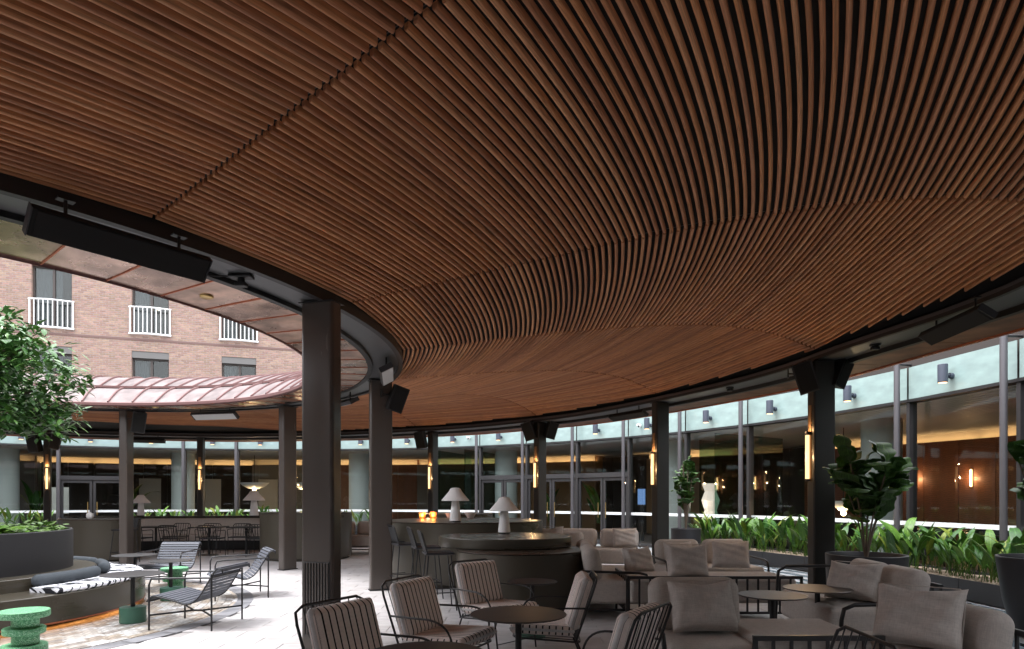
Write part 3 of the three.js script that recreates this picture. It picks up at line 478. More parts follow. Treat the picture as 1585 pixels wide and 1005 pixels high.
function aspidistra(label, pos, detail, s = 1, group = 'broad leaved plants in the long planter') {
  const t = thing('leafy_plant', label, 'plant', pos, rnd(0, 6), group), n = detail ? 15 : 12, list = [[], [], [], []];
  for (let i = 0; i < n; i++) {
    const k = Math.floor(rnd(0, 6)), mt = rnd() < 0.1 ? 3 : Math.floor(rnd(0, 3)), e = new THREE.Euler(rnd(0.02, 0.42), rnd(0, 6.28), 0, 'YXZ'), p = new THREE.Vector3(rnd(-0.1, 0.1), 0, rnd(-0.1, 0.1)), sc = s * rnd(0.6, 1.25);
    if (detail) { const m = part('leaf', aspLeaves[k], LEAF.asp[mt], t); m.position.copy(p); m.rotation.copy(e); m.scale.setScalar(sc); }
    else list[mt].push(aspLeaves[k].clone().applyMatrix4(new THREE.Matrix4().compose(p, new THREE.Quaternion().setFromEuler(e), new THREE.Vector3(sc, sc, sc))));
  }
  if (!detail) list.forEach((g, k) => g.length && part('foliage', g, LEAF.asp[k], t));
}
function planter(name, label, r0, r1, a0, a1, h) {
  const t = thing(name, label, 'planter', [0, 0, 0]);
  for (let a = a0; a < a1 - 0.1; a += 4.6) { const b = Math.min(a + 4.56, a1); part('front_panel', sweep(F, rectSec(r0, r0 + 0.03, 0.02, h), a, b, 4), M.anthracite, t); part('back_panel', sweep(F, rectSec(r1 - 0.03, r1, 0.02, h), a, b, 4), M.anthracite, t); }
  part('end_panel', [sweep(F, rectSec(r0 + 0.03, r1 - 0.03, 0.02, h), a0, a0 + 0.1, 1), sweep(F, rectSec(r0 + 0.03, r1 - 0.03, 0.02, h), a1 - 0.1, a1, 1)], M.anthracite, t);
  part('mulch', grid(Math.round((a1 - a0) * 2), 6, (u, v) => pol(F, lerp(r0 + 0.03, r1 - 0.03, v), lerp(a0 + 0.1, a1 - 0.1, u), h - 0.05 + 0.02 * hash(u * 300, v * 7)), (u, v) => [u * (a1 - a0) * 0.6, v * 2]), M.chips, t);
  const stone = [new THREE.DodecahedronGeometry(0.022, 0), new THREE.BoxGeometry(0.05, 0.014, 0.022)], g = [];
  for (let i = 0; i < (a1 - a0) * 42; i++) { const v = pol(F, rnd(r0 + 0.04, lerp(r0, r1, 0.7)), rnd(a0 + 0.2, a1 - 0.2), h - 0.03), q = stone[i % 2].clone().rotateY(rnd(0, 6)).rotateX(rnd(-0.4, 0.4)).translate(v.x, v.y, v.z); g.push(q.index ? q.toNonIndexed() : q); }
  tag(part('bark_chip', g, mat(0.46, 0.37, 0.29, 0.9), t), null, null, null, 'stuff');
}
planter('long_planter', 'low curved anthracite planter with bark chips along the right', 15.25, 16.25, -6, 33, 0.31);
planter('long_planter', 'low curved planter behind the dining chairs at the left', 15.3, 16.2, 76, 110, 0.5);
planter('long_planter', 'low curved planter at the far left behind the drum planter', 15.3, 16.2, 118, 136, 0.5);
{
  const rows = []; for (let a = -3; a < 32.5; a += 1.32) rows.push(a); let k = 0;
  rows.forEach((a, i) => {
    aspidistra(`broad leaved green plant, ${ord(k)} from the right in the front row of the long planter`, polA(F, 15.62 + rnd(-0.08, 0.1), a + rnd(-0.2, 0.2), 0.27), true, rnd(0.8, 1.06)); k++;
  });
  k = 0; for (let a = -2.4; a < 32.5; a += 2.1) { aspidistra(`broad leaved green plant, ${ord(k)} from the right in the back row of the long planter`, polA(F, 15.98, a + rnd(-0.2, 0.2), 0.27), a < 16, rnd(0.88, 1.06)); k++; }
  k = 0; for (let a = 77.5; a < 109; a += 1.9) { aspidistra(`low green plant behind the dining chairs, ${ord(k)} from the right of its planter`, polA(F, 15.75, a, 0.46), false, rnd(0.75, 0.95), 'plants in the planter behind the dining chairs'); k++; }
  k = 0; for (let a = 119; a < 134; a += 1.7) { aspidistra(`green plant at the far left behind the drum planter, ${ord(k)} from the right`, polA(F, 15.75, a, 0.46), false, rnd(0.8, 1), 'plants in the far left planter'); k++; }
}
function fig(label, pos, h, n, ls, spread, potLabel, pr, ph, bowl) {
  const pot = thing('plant_pot', potLabel, 'pot', pos);
  part('shell', bowl ? lathe([[0.001, 0], [pr * 0.6, 0], [pr * 0.72, 0.06], [pr * 0.88, ph * 0.45], [pr, ph - 0.02], [pr, ph], [pr - 0.03, ph], [pr - 0.05, ph - 0.1]], 48) : lathe([[0.001, 0], [pr * 0.9, 0], [pr * 0.94, 0.03], [pr, ph - 0.01], [pr, ph], [pr - 0.035, ph], [pr - 0.05, ph - 0.12]], 48), M.charcoal, pot);
  part('soil', new THREE.CircleGeometry(pr - 0.045, 32).rotateX(-Math.PI / 2).translate(0, ph - 0.09, 0), M.soil, pot);
  const t = thing('fig_plant', label, 'plant', [pos[0], ph - 0.09, pos[2]]);
  const tips = [], trunk = [], T0 = new THREE.Vector3(0, 0, 0);
  const nb = 5;
  for (let k = 0; k < nb; k++) {
    const a = k * 2.4 + 0.5, top = new THREE.Vector3(Math.cos(a) * spread * rnd(0.25, 0.75), h * rnd(0.62, 1), Math.sin(a) * spread * rnd(0.25, 0.75)), mid = new THREE.Vector3(top.x * 0.3, h * 0.36, top.z * 0.3);
    const c = new THREE.CatmullRomCurve3([T0.clone(), mid, top]); trunk.push(new THREE.TubeGeometry(c, 14, 0.016 - k * 0.0015, 7)); tips.push(c);
  }
  part('trunk', trunk, M.bark, t);
  const lg = [0.3, 0.6, 0.95].map((b) => leafGeo(ls, ls * 0.72, b, 0.2, 1, 10));
  for (let i = 0; i < n; i++) {
    const c = tips[i % nb], u = lerp(0.42, 1, Math.pow((Math.floor(i / nb) + 0.5) / Math.ceil(n / nb), 0.8)), p = c.getPointAt(u), a = i * 2.39 + rnd(-0.4, 0.4);
    const m = part('leaf', lg[i % 3], LEAF.fig[(i * 7) % 3], t); m.position.copy(p);
    m.rotation.copy(new THREE.Euler(u > 0.94 ? rnd(0.05, 0.4) : rnd(0.3, 1.05), a, rnd(-0.2, 0.2), 'YXZ')); m.scale.setScalar(rnd(0.75, 1.15));
  }
}
fig('dark leaved fig tree in the big black pot beside the right column', [4.78, 0, 8.72], 1.6, 84, 0.38, 0.66, 'wide black pot with the dark fig behind the sofas', 0.5, 0.74, false);
fig('young bright green fig beside the second dark column', [4.28, 0, 15.9], 1.7, 64, 0.27, 0.3, 'dark blue black pot of the young fig', 0.36, 0.75, false);
fig('fig at the right edge, only its leaf tips in view', [5.82, 0, 6.95], 1.35, 44, 0.3, 0.55, 'large black bowl pot at the right edge', 0.5, 0.86, true);

// ------------------------------------------------------------------ planter bench with its tree in the court
{
  const t = thing('planter_bench', 'round olive bench with a dark drum planter rising in its middle', 'planter bench', [C[0], 0, C[1]]);
  part('seat_drum', lathe([[2.3, 0.075], [2.54, 0.075], [2.555, 0.09], [2.555, 0.385], [2.54, 0.4], [1.9, 0.4]], 120), M.olive, t);
  part('ledge', lathe([[1.96, 0.4], [1.96, 0.54], [1.945, 0.555], [1.6, 0.555]], 100), M.olive, t);
  part('drum', lathe([[1.68, 0.52], [1.68, 1.06], [1.67, 1.075], [1.64, 1.075], [1.62, 0.98]], 100), M.drum, t);
  part('plinth', lathe([[2.3, 0.0], [2.3, 0.09]], 80), M.black, t);
  part('trim', lathe([[2.545, 0.07], [2.562, 0.07], [2.562, 0.09]], 120), M.copperSeam, t);
  part('soil', new THREE.CircleGeometry(1.63, 48).rotateX(-Math.PI / 2).translate(0, 1.0, 0), M.soil, t);
  part('light_strip', lathe([[2.36, 0.062], [2.44, 0.062], [2.44, 0.068]], 120), glow(1, 0.4, 0.1, 0.8), t);
  for (let a = -75; a < 70; a += 9) { const l = new THREE.RectAreaLight(new THREE.Color(1, 0.45, 0.14), 1.1, 0.4, 0.05); l.position.copy(pol(C, 2.4, a, 0.058)); l.lookAt(pol(C, 2.5, a, -0.2)); scene.add(l); }
  // seat pads and bolsters lie on the bench
  const pad = (a0, a1, label) => { const c = thing('seat_pad', label, 'cushion', [0, 0, 0], 0, 'patterned pads on the round bench'); part('pad', sweep(C, [[2.1, 0.402], [2.53, 0.402], [2.545, 0.42], [2.54, 0.445], [2.52, 0.458], [2.12, 0.458], [2.1, 0.44]], a0, a1, Math.round((a1 - a0) / 2)), M.camo, c); const u = c.children[0].geometry.attributes.uv, p = c.children[0].geometry.attributes.position; for (let i = 0; i < u.count; i++) u.setXY(i, p.getX(i) + p.getY(i), p.getZ(i) + p.getY(i)); };
  pad(-19, 24, 'black and white patterned pad on the bench nearest the round table'); pad(25, 86, 'black and white patterned pad at the back of the round bench'); pad(-80, -37, 'black and white patterned pad cut by the left edge');
  const bol = (a0, a1, label, r = 2.05) => { const c = thing('bolster', label, 'cushion', [0, 0, 0], 0, 'grey bolsters on the round bench'); const pts = []; for (let i = 0; i <= 12; i++) pts.push(pol(C, r, lerp(a0, a1, i / 12), 0.515)); const R = 0.078; part('roll', [new THREE.TubeGeometry(new THREE.CatmullRomCurve3(pts), 30, R, 18), new THREE.SphereGeometry(R, 18, 10).scale(1, 1, 1).translate(...pts[0].toArray()), new THREE.SphereGeometry(R, 18, 10).translate(...pts[12].toArray())], M.bolster, c); };
  bol(-15, 13, 'long dark grey bolster nearest the green stool'); bol(26, 46, 'dark grey bolster at the bend of the bench'); bol(54, 84, 'dark grey bolster at the back of the round bench');
  // ground cover in the drum
  const low = leafGeo(0.1, 0.085, 0.8, 0.2), g = [[], []];
  for (let i = 0; i < 2600; i++) { const a = rnd(0, 6.283), r = 1.6 * Math.sqrt(rnd()), m = new THREE.Matrix4().compose(new THREE.Vector3(Math.cos(a) * r, 1.0 + rnd(0, 0.15) * (0.6 + 0.4 * Math.sin(a * 9)), Math.sin(a) * r), new THREE.Quaternion().setFromEuler(new THREE.Euler(rnd(0.5, 1.4), rnd(0, 6.28), 0, 'YXZ')), new THREE.Vector3(1, 1, 1).multiplyScalar(rnd(0.6, 1.2))); g[i % 2].push(low.clone().applyMatrix4(m)); }
  const cover = thing('ground_cover', 'bright green low leaves filling the drum planter', 'ground cover', [C[0], 0, C[1]]); cover.userData.kind = 'stuff'; delete cover.userData.category;
  part('foliage', g[0], LEAF.low, cover); part('foliage', g[1], LEAF.asp[1], cover);
  // the tree
  const tr = thing('tree', 'glossy leaved green tree rising from the drum planter at the left', 'tree', [C[0], 1.0, C[1]]);
  const limbs = [], ends = [];
  limbs.push(new THREE.TubeGeometry(new THREE.CatmullRomCurve3([[0, 0, 0], [0.04, 0.6, 0], [0, 1.2, 0.05]].map((p) => new THREE.Vector3(...p))), 10, 0.085, 10));
  for (let k = 0; k < 22; k++) { const a = k * 2.4, e = rnd(0.25, 1.25), R = rnd(1.2, 2.0), tip = new THREE.Vector3(Math.cos(a) * R * Math.cos(e * 0.7), 1.2 + R * 0.85 * Math.sin(e), Math.sin(a) * R * Math.cos(e * 0.7)); const c = new THREE.CatmullRomCurve3([new THREE.Vector3(0, rnd(0.7, 1.2), 0), tip.clone().multiplyScalar(0.5).add(new THREE.Vector3(0, 0.65, 0)), tip]); limbs.push(new THREE.TubeGeometry(c, 10, 0.022, 6)); ends.push(c); }
  part('trunk', limbs, M.bark, tr);
  const lf = [leafGeo(0.15, 0.062, 0.6, 0.25, 0, 3), leafGeo(0.13, 0.06, 1.1, 0.25, 0, 3)], LG = [[], []], cl = [];
  for (const c of ends) for (let i = 0; i < 5; i++) cl.push([c.getPointAt(0.55 + 0.45 * (i + rnd()) / 5), rnd(0.2, 0.36)]);
  for (let i = 0; i < 38; i++) { const a = rnd(0, 6.28), e = rnd(-0.62, 1.2), q = rnd(0.72, 1); cl.push([new THREE.Vector3(Math.cos(a) * Math.cos(e) * 1.9 * q, 2.05 + Math.sin(e) * 1.1 * q, Math.sin(a) * Math.cos(e) * 1.9 * q), rnd(0.2, 0.36)]); }
  for (const [p, s] of cl) for (let i = 0; i < 85; i++) {
    const d = new THREE.Vector3(rnd(-1, 1), rnd(-1, 1), rnd(-1, 1)).normalize().multiplyScalar(s * Math.pow(rnd(), 0.45)); d.y *= 0.75;
    const m = new THREE.Matrix4().compose(p.clone().add(d), new THREE.Quaternion().setFromEuler(new THREE.Euler(rnd(0.6, 2.1), Math.atan2(d.x, d.z) + rnd(-0.8, 0.8), rnd(-0.4, 0.4), 'YXZ')), new THREE.Vector3(1, 1, 1).multiplyScalar(rnd(0.7, 1.2)));
    LG[rnd() < 0.3 ? 1 : 0].push(lf[i % 2].clone().applyMatrix4(m));
  }
  part('crown', LG[0], LEAF.tree, tr); part('crown', LG[1], LEAF.tree2, tr);
}
// ------------------------------------------------------------------ furniture
const face = (fx, fz) => Math.atan2(-fx, fz);                                    // turn so that local -z looks along (X, Z forward)
function cushionGeo(w, h, d, r, mtl) { return planarUV(rbox(w, h, d, r, 0, 0, 0, 4)); }
function pillowGeo(w, h, d, s = 0) {                                             // soft square pillow standing on its edge, face towards -z
  const f = (side) => grid(26, 26, (u, v) => {
    const x = u * 2 - 1, y = v * 2 - 1, e = Math.pow(Math.max(0, (1 - x ** 4) * (1 - y ** 4)), 0.45), pin = 1 - 0.07 * (1 - y * y) * Math.abs(x) ** 3, pin2 = 1 - 0.07 * (1 - x * x) * Math.abs(y) ** 3;
    const wr = 0.008 * Math.sin(6 * x + 4 * y + s * 3) + 0.007 * Math.sin(11 * y - 5 * x + s * 5) + 0.012 * (fbm(u * 4 + s, v * 4, 64, 51, 3) - 0.5);
    return new THREE.Vector3(x * w / 2 * pin, y * h / 2 * pin2 + h / 2 - (y > 0 ? 0.035 * (1 - Math.abs(x)) * y : 0), side * (d / 2 * e * (1.12 - 0.2 * y) + wr * e));
  }, (u, v) => [u * w, v * h]);
  return [f(1), f(-1)];
}
function pillow(label, pos, turn, w = 0.5, lean = 0.25, s = 0, group) {
  const t = thing('pillow', label, 'pillow', pos, turn, group), m = part('cover', pillowGeo(w, w * 0.8, 0.19, s), M.pillow, t); m.rotation.x = lean;
  const pp = part('piping', wire([[-w / 2 + 0.01, 0.012, 0], [w / 2 - 0.01, 0.012, 0], [w / 2 - 0.012, w * 0.79, 0], [-w / 2 + 0.012, w * 0.79, 0]], 0.004, 0.03, true, 5), M.pillow, m); pp.visible = true; return t;
}
// striped wire lounge chair: about 0.62 wide, 0.84 high
function wireChair(label, pos, turn, cushions = true) {
  const t = thing('wire_chair', label, 'chair', pos, turn, 'wire lounge chairs with striped cushions');
  const w = 0.31, f = M.blackMetal, by = 0.84, bz = 0.4, sz = 0.22, r = 0.0085;
  // legs
  for (const x of [-1, 1]) { part('leg', bar([x * w * 0.86, 0, -0.3], [x * w * 0.86, 0.34, -0.25], r), f, t); part('leg', bar([x * w * 0.9, 0, 0.34], [x * w * 0.86, 0.34, 0.2], r), f, t); }
  part('seat_frame', [wire([[-w * 0.92, 0.34, -0.3], [w * 0.92, 0.34, -0.3], [w * 0.92, 0.3, 0.26], [-w * 0.92, 0.3, 0.26]], r, 0.06, true), ...[-0.2, -0.1, 0, 0.1, 0.2].map((x) => bar([x, 0.34, -0.3], [x, 0.3, 0.26], 0.004, 5)), bar([-w * 0.86, 0.1, -0.28], [w * 0.86, 0.1, -0.28], 0.005, 5)], f, t);
  const back = part('back_frame', wire([[-w * 0.9, 0.3, sz], [-w, by, bz], [w, by, bz], [w * 0.9, 0.3, sz]], 0.0095, 0.09), f, t);
  for (let i = 1; i < 8; i++) { const x = -w + i * w / 4; part('back_wire', bar([x * 0.92, 0.3, sz], [x, by, bz], 0.0045, 5), f, back); }
  for (const x of [-1, 1]) part('armrest', wire([[x * w * 0.97, 0.585, 0.312], [x * (w + 0.03), 0.59, -0.12], [x * (w + 0.015), 0.52, -0.235], [x * w * 0.92, 0.34, -0.26]], r, 0.09), f, t);
  if (cushions) {
    const seat = part('seat_cushion', cushionGeo(0.56, 0.095, 0.54, 0.04), M.stripe, t); seat.position.set(0, 0.4, -0.06); seat.rotation.x = 0.05;
    part('gusset', planarUV(rbox(0.566, 0.03, 0.546, 0.012)), M.gusset, seat);
    const bc = part('back_cushion', (() => { const g = planarUV(rbox(0.55, 0.46, 0.13, 0.055, 0, 0, 0, 5)); const p = g.attributes.position; for (let i = 0; i < p.count; i++) { const x = p.getX(i) / 0.275, y = p.getY(i) / 0.23, e = (1 - x * x) * (1 - y * y); p.setZ(i, p.getZ(i) * (0.85 + 0.5 * Math.max(0, e)) + 0.03 * y * y); p.setX(i, p.getX(i) * (1 - 0.05 * y * y)); } g.computeVertexNormals(); return g; })(), M.stripe, t); bc.position.set(0, 0.62, 0.235); bc.rotation.x = 0.3;
    part('gusset', planarUV(rbox(0.545, 0.455, 0.05, 0.025, 0, 0, 0.01)), M.gusset, bc);
    for (const x of [-0.16, 0.16]) part('tie', rbox(0.03, 0.03, 0.02, 0.008, x * 1.7, -0.18, 0.07), M.gusset, bc);
  }
  return t;
}
wireChair('striped wire chair with its back to the widest column, lower left', [-0.82, 0, 3.95], face(0.86, -0.5));
wireChair('striped wire chair in front of the second bronze column', [-0.54, 0, 5.15], face(0.9, -0.42));
wireChair('striped wire chair against the drum of the near bar', [-0.16, 0, 6.52], face(0.72, -0.7));
wireChair('striped wire chair facing left beside the grey sofas', [0.32, 0, 5.65], face(-1, 0.04));
wireChair('striped wire chair nearest the bottom edge, seen from behind', [0.53, 0, 4.1], face(-0.84, 0.55));
wireChair('bare black wire chair without cushions at the bottom right', [1.3, 0, 3.1], face(-1, 0.05), false);

function cafeTable(label, pos, R = 0.36, h = 0.6, top = M.tabletop, base = M.green, group = 'round pedestal tables with drum bases') {
  const t = thing('pedestal_table', label, 'table', pos, 0, group);
  part('tabletop', lathe([[0.001, h - 0.012], [R - 0.012, h - 0.012], [R, h - 0.006], [R, h - 0.002], [R - 0.006, h + 0.001], [0.001, h + 0.001]], 56), top, t);
  part('pole', [cyl(0.025, 0.025, h - 0.2, 0, 0.18, 0), cyl(0.09, 0.09, 0.012, 0, h - 0.024, 0)], M.black, t);
  part('base', lathe([[0.001, 0], [0.138, 0], [0.145, 0.008], [0.145, 0.18], [0.138, 0.19], [0.001, 0.19]], 40), base, t);
  return t;
}
cafeTable('dark round table in the middle of the striped chairs', [0.05, 0, 5.03], 0.375);
cafeTable('dark round table cut by the bottom edge beside the striped chair', [-0.5, 0, 3.7], 0.36);
cafeTable('dark round table with a green foot against the near bar', [0.22, 0, 6.98], 0.27);
cafeTable('round black table with a green drum foot beside the bench', [-4.58, 0, 7.8], 0.345, 0.585);
cafeTable('round black table behind the bench pad at the back', [-6.1, 0, 10.45], 0.33, 0.58);
cafeTable('round black table before the second green stool', [-5.02, 0, 9.5], 0.29, 0.58);
cafeTable('grey topped round table between the sofas, left of its pair', [2.42, 0, 6.0], 0.305, 0.6, M.tabletop, M.charcoal);
cafeTable('brown topped round table between the sofas, right of its pair', [2.98, 0, 6.3], 0.315, 0.62, M.brownTop, M.charcoal);
function stool(label, pos, s = 1) {
  const t = thing('speckled_stool', label, 'stool', pos, 0.4, 'green speckled stools'); t.scale.setScalar(s);
  const disc = (r, y0, y1, x = 0) => lathe([[0.001, y0], [r - 0.008, y0], [r, y0 + 0.008], [r, y1 - 0.008], [r - 0.008, y1], [0.001, y1]], 44).translate(x, 0, 0);
  const fix = (g) => planarUV(g, 2.2);
  part('seat', fix(disc(0.205, 0.385, 0.45)), M.terrazzo, t); part('neck', fix(disc(0.11, 0.29, 0.385, 0.01)), M.terrazzo, t); part('middle_disc', fix(disc(0.17, 0.23, 0.29)), M.terrazzo, t); part('neck', fix(disc(0.11, 0.13, 0.23, 0.01)), M.terrazzo, t); part('foot', fix(disc(0.185, 0, 0.13)), M.terrazzo, t);
}
stool('green speckled stool in the bottom left corner', [-4.57, 0, 6.05]); stool('green speckled stool between the lounge chairs', [-5.2, 0, 9.95], 0.95);
function lounge(label, pos, turn) {
  const t = thing('lounge_chair', label, 'chair', pos, turn, 'black slatted lounge chairs in the court'), w = 0.36, r = 0.011, f = M.blackMetal;
  for (const x of [-1, 1]) { part('leg', bar([x * w, 0, -0.37], [x * w, 0.2, -0.37], r), f, t); part('leg', bar([x * w, 0, 0.36], [x * w, 0.64, 0.36], r), f, t); part('armrest', wire([[x * w, 0.2, -0.37], [x * w, 0.585, -0.37], [x * w, 0.6, 0.36]], r, 0.05), f, t); }
  part('stretcher', [bar([-w, 0.17, -0.37], [0, 0.17, -0.05], r), bar([w, 0.17, -0.37], [0, 0.17, -0.05], r), bar([0, 0.17, -0.05], [0, 0.17, 0.05], r), bar([0, 0.17, 0.05], [-w, 0.17, 0.36], r), bar([0, 0.17, 0.05], [w, 0.17, 0.36], r), bar([-w, 0.6, 0.36], [w, 0.6, 0.36], r), bar([-w, 0.33, -0.37], [w, 0.33, -0.37], r)], f, t);
  const c = new THREE.CatmullRomCurve3([[0, 0.33, -0.42], [0, 0.385, -0.34], [0, 0.34, -0.1], [0, 0.3, 0.05], [0, 0.36, 0.17], [0, 0.55, 0.3], [0, 0.7, 0.4], [0, 0.705, 0.46], [0, 0.66, 0.47]].map((p) => new THREE.Vector3(...p)));
  const s = part('seat', [bar([-w + 0.02, 0.29, 0.05], [w - 0.02, 0.29, 0.05], 0.008)], f, t), g = rbox(0.66, 0.014, 0.038, 0.006, 0, 0, 0, 2), n = 24;
  for (let i = 0; i < n; i++) { const p = c.getPointAt((i + 0.5) / n), d = c.getTangentAt((i + 0.5) / n), m = part('slat', g, M.sling, s); m.position.copy(p); m.rotation.x = Math.atan2(-d.y, d.z); }
  for (const x of [-1, 1]) part('side_rail', new THREE.TubeGeometry(new THREE.CatmullRomCurve3(c.getPoints(20).map((p) => p.clone().add(new THREE.Vector3(x * 0.325, -0.012, 0)))), 30, 0.009, 6), f, s);
}
lounge('black slatted lounge chair nearest the camera in the court', [-3.72, 0, 7.65], face(-1, 0.06));
lounge('grey slatted lounge chair behind the nearest one, facing left', [-4.16, 0, 9.85], face(-0.86, -0.5));
lounge('grey slatted lounge chair facing the camera by the patterned bench', [-5.86, 0, 11.05], face(0.03, -1));

// bars and counters
function drumBar(label, X, Z, R, h, top = 0.02, over = 0) {
  const t = thing('bar_counter', label, 'counter', [X, 0, Z]);
  part('body', lathe([[R - 0.06, 0], [R - 0.06, 0.05], [R - 0.02, 0.05], [R, 0.08], [R, h - top]], 96), M.olive, t);
  const r = R + over; part('top', lathe([[0.001, h - top], [r - 0.01, h - top], [r, h - top + 0.01], [r, h - 0.008], [r - 0.008, h], [0.001, h]], 96), [M.oliveTop][0], t); if (top > 0.08) part('fascia', lathe([[r + 0.002, h - top + 0.012], [r + 0.002, h - 0.014]], 96), M.olive, t); return t;
}
drumBar('olive drum below the near bar top', 0.13, 8.78, 0.88, 0.81);
{ const t = thing('bar_counter', 'thick round bar top carrying the right mushroom lamp', 'counter', [-0.1, 0, 9.42]); part('slab', lathe([[0.001, 0.812], [0.95, 0.812], [0.965, 0.825], [0.965, 0.94], [0.955, 0.95]], 96), M.olive, t); part('surface', lathe([[0.955, 0.9505], [0.001, 0.9505]], 96), M.oliveTop, t); part('leg', cyl(0.3, 0.3, 0.82, 0, 0, 0.1, 40), M.black, t); }
drumBar('wide olive bar behind the bar stools', -0.88, 12.0, 1.45, 1.09);
drumBar('dark round counter behind the wide olive bar', -1.3, 15.3, 0.84, 1.13);
drumBar('tall olive round counter between the left columns', -5.15, 16.2, 1.1, 1.14);
{ const t = thing('bar_counter', 'olive counter at the left behind the drum planter', 'counter', [-9.95, 0, 15.6]); part('body', lathe([[0.72, 0], [0.72, 0.05], [0.8, 0.05], [0.8, 0.97]], 60).scale(1.15, 1, 0.8), M.olive, t); part('top', lathe([[0.8, 0.97], [0.82, 0.98], [0.82, 1.0], [0.001, 1.0]], 60).scale(1.15, 1, 0.8), M.oliveTop, t); }
{ const t = thing('low_wall', 'long low olive wall with lamps behind the dining chairs', 'wall', [0, 0, 0]); part('body', sweep(C, rectSec(11.1, 11.3, 0, 0.94), 81.5, 113, 30), M.olive, t); part('coping', sweep(C, rectSec(11.06, 11.34, 0.941, 0.965), 81.5, 113, 30), M.olive, t); }
{ const t = thing('banquette', 'pale grey banquette along the low wall behind the dining chairs', 'bench', [0, 0, 0]); part('backrest', sweep(C, [[10.9, 0.45], [11.05, 0.45], [11.05, 0.88], [10.98, 0.9], [10.92, 0.86]], 82, 112.5, 30), M.sofa, t); part('seat', sweep(C, [[10.35, 0.28], [11.05, 0.28], [11.05, 0.449], [10.37, 0.449], [10.35, 0.43]], 82, 112.5, 30), M.sofa, t); part('plinth', sweep(C, rectSec(10.45, 11.05, 0, 0.278), 82, 112.5, 30), M.black, t); }
function mushroom(label, X, y, Z, s = 1) {
  const t = thing('mushroom_lamp', label, 'lamp', [X, y, Z], 0, 'white mushroom lamps'); t.scale.setScalar(s);
  part('foot', cyl(0.088, 0.088, 0.02, 0, 0, 0, 32), M.black, t);
  part('base', lathe([[0.092, 0.021], [0.096, 0.03], [0.062, 0.33], [0.055, 0.36], [0.001, 0.36]], 40), M.lampWhite, t);
  part('shade', lathe([[0.21, 0.345], [0.228, 0.348], [0.23, 0.358], [0.19, 0.405], [0.11, 0.5], [0.085, 0.545], [0.06, 0.562], [0.001, 0.568]], 48), M.lampWhite, t);
}
mushroom('white mushroom lamp on the near thick bar top', -0.12, 0.951, 9.95); mushroom('white mushroom lamp on the wide olive bar', -0.96, 1.091, 10.95, 1.03); mushroom('larger white mushroom lamp at the right end of the long low wall', -7.45, 0.966, 18.65, 1.32); mushroom('white mushroom lamp on the long low wall at the left', -10.85, 0.966, 18.88, 1.1);
function barStool(label, X, Z, turn) {
  const t = thing('bar_stool', label, 'stool', [X, 0, Z], turn, 'black wire bar stools'), f = M.blackMetal, w = 0.2;
  for (const x of [-1, 1]) { part('leg', bar([x * 0.22, 0, -0.22], [x * 0.16, 0.74, -0.15], 0.009), f, t); part('leg', bar([x * 0.22, 0, 0.22], [x * 0.16, 0.74, 0.15], 0.009), f, t); }
  part('footrest', wire([[-0.205, 0.24, -0.205], [0.205, 0.24, -0.205], [0.205, 0.24, 0.205], [-0.205, 0.24, 0.205]], 0.008, 0.02, true), f, t);
  part('seat', rbox(0.4, 0.035, 0.39, 0.016, 0, 0.755, 0), M.charcoal, t);
  const b = part('back_frame', wire([[-w, 0.76, 0.17], [-w * 1.1, 1.06, 0.26], [w * 1.1, 1.06, 0.26], [w, 0.76, 0.17]], 0.009, 0.07), f, t);
  for (let i = 1; i < 9; i++) { const x = -w + i * w / 4.5; part('back_wire', bar([x, 0.76, 0.17], [x * 1.1, 1.06, 0.26], 0.005, 5), f, b); }
  part('back_pad', rbox(0.36, 0.24, 0.02, 0.009, 0, 0, 0), mat(0.06, 0.062, 0.065, 0.9), b).position.set(0, 0.92, 0.205); b.children.at(-1).rotation.x = 0.29;
}
barStool('black wire bar stool nearest the camera beside the thick bar top', -1.0, 8.75, face(1, 0.25)); barStool('black wire bar stool second from the camera at the bar', -1.3, 9.75, face(0.95, 0.3)); barStool('black wire bar stool third from the camera at the bar', -1.72, 10.45, face(0.9, 0.45)); barStool('black wire bar stool farthest from the camera at the bar', -2.0, 11.0, face(0.85, 0.5));
barStool('black bar stool at the left counter beside the fourth column', -9.0, 15.0, face(-0.9, 0.4));
// dining chairs and tables behind the court
function dining(label, X, Z, turn) {
  const t = thing('dining_chair', label, 'chair', [X, 0, Z], turn, 'black wire dining chairs'), f = M.black, w = 0.23;
  for (const x of [-1, 1]) { part('leg', bar([x * w, 0, -0.22], [x * w, 0.45, -0.2], 0.01, 6), f, t); part('leg', bar([x * w, 0, 0.24], [x * w, 0.45, 0.19], 0.01, 6), f, t); part('armrest', wire([[x * 0.25, 0.66, 0.23], [x * 0.27, 0.66, -0.16], [x * 0.23, 0.45, -0.2]], 0.01, 0.06), f, t); }
  part('seat', rbox(0.48, 0.03, 0.45, 0.014, 0, 0.455, 0), M.charcoal, t);
  const b = part('back_frame', wire([[-w, 0.45, 0.2], [-w * 1.08, 0.8, 0.28], [w * 1.08, 0.8, 0.28], [w, 0.45, 0.2]], 0.011, 0.09), f, t);
  for (let i = 1; i < 7; i++) { const x = -w + i * w / 3.5; part('back_wire', bar([x, 0.45, 0.2], [x * 1.06, 0.8, 0.28], 0.007, 5), f, b); }
}
[[-10.35, 17.2], [-9.75, 16.9], [-9.1, 17.5], [-8.75, 16.7], [-8.2, 17.4], [-7.75, 16.7], [-7.3, 17.3], [-6.75, 17.2], [-6.55, 16.6]].forEach(([X, Z], i) => dining(`black wire dining chair before the long low wall, ${ord(i)} from the left`, X, Z, i % 2 ? face(0.1, 1) : face(0.05 * i - 0.2, -1)));
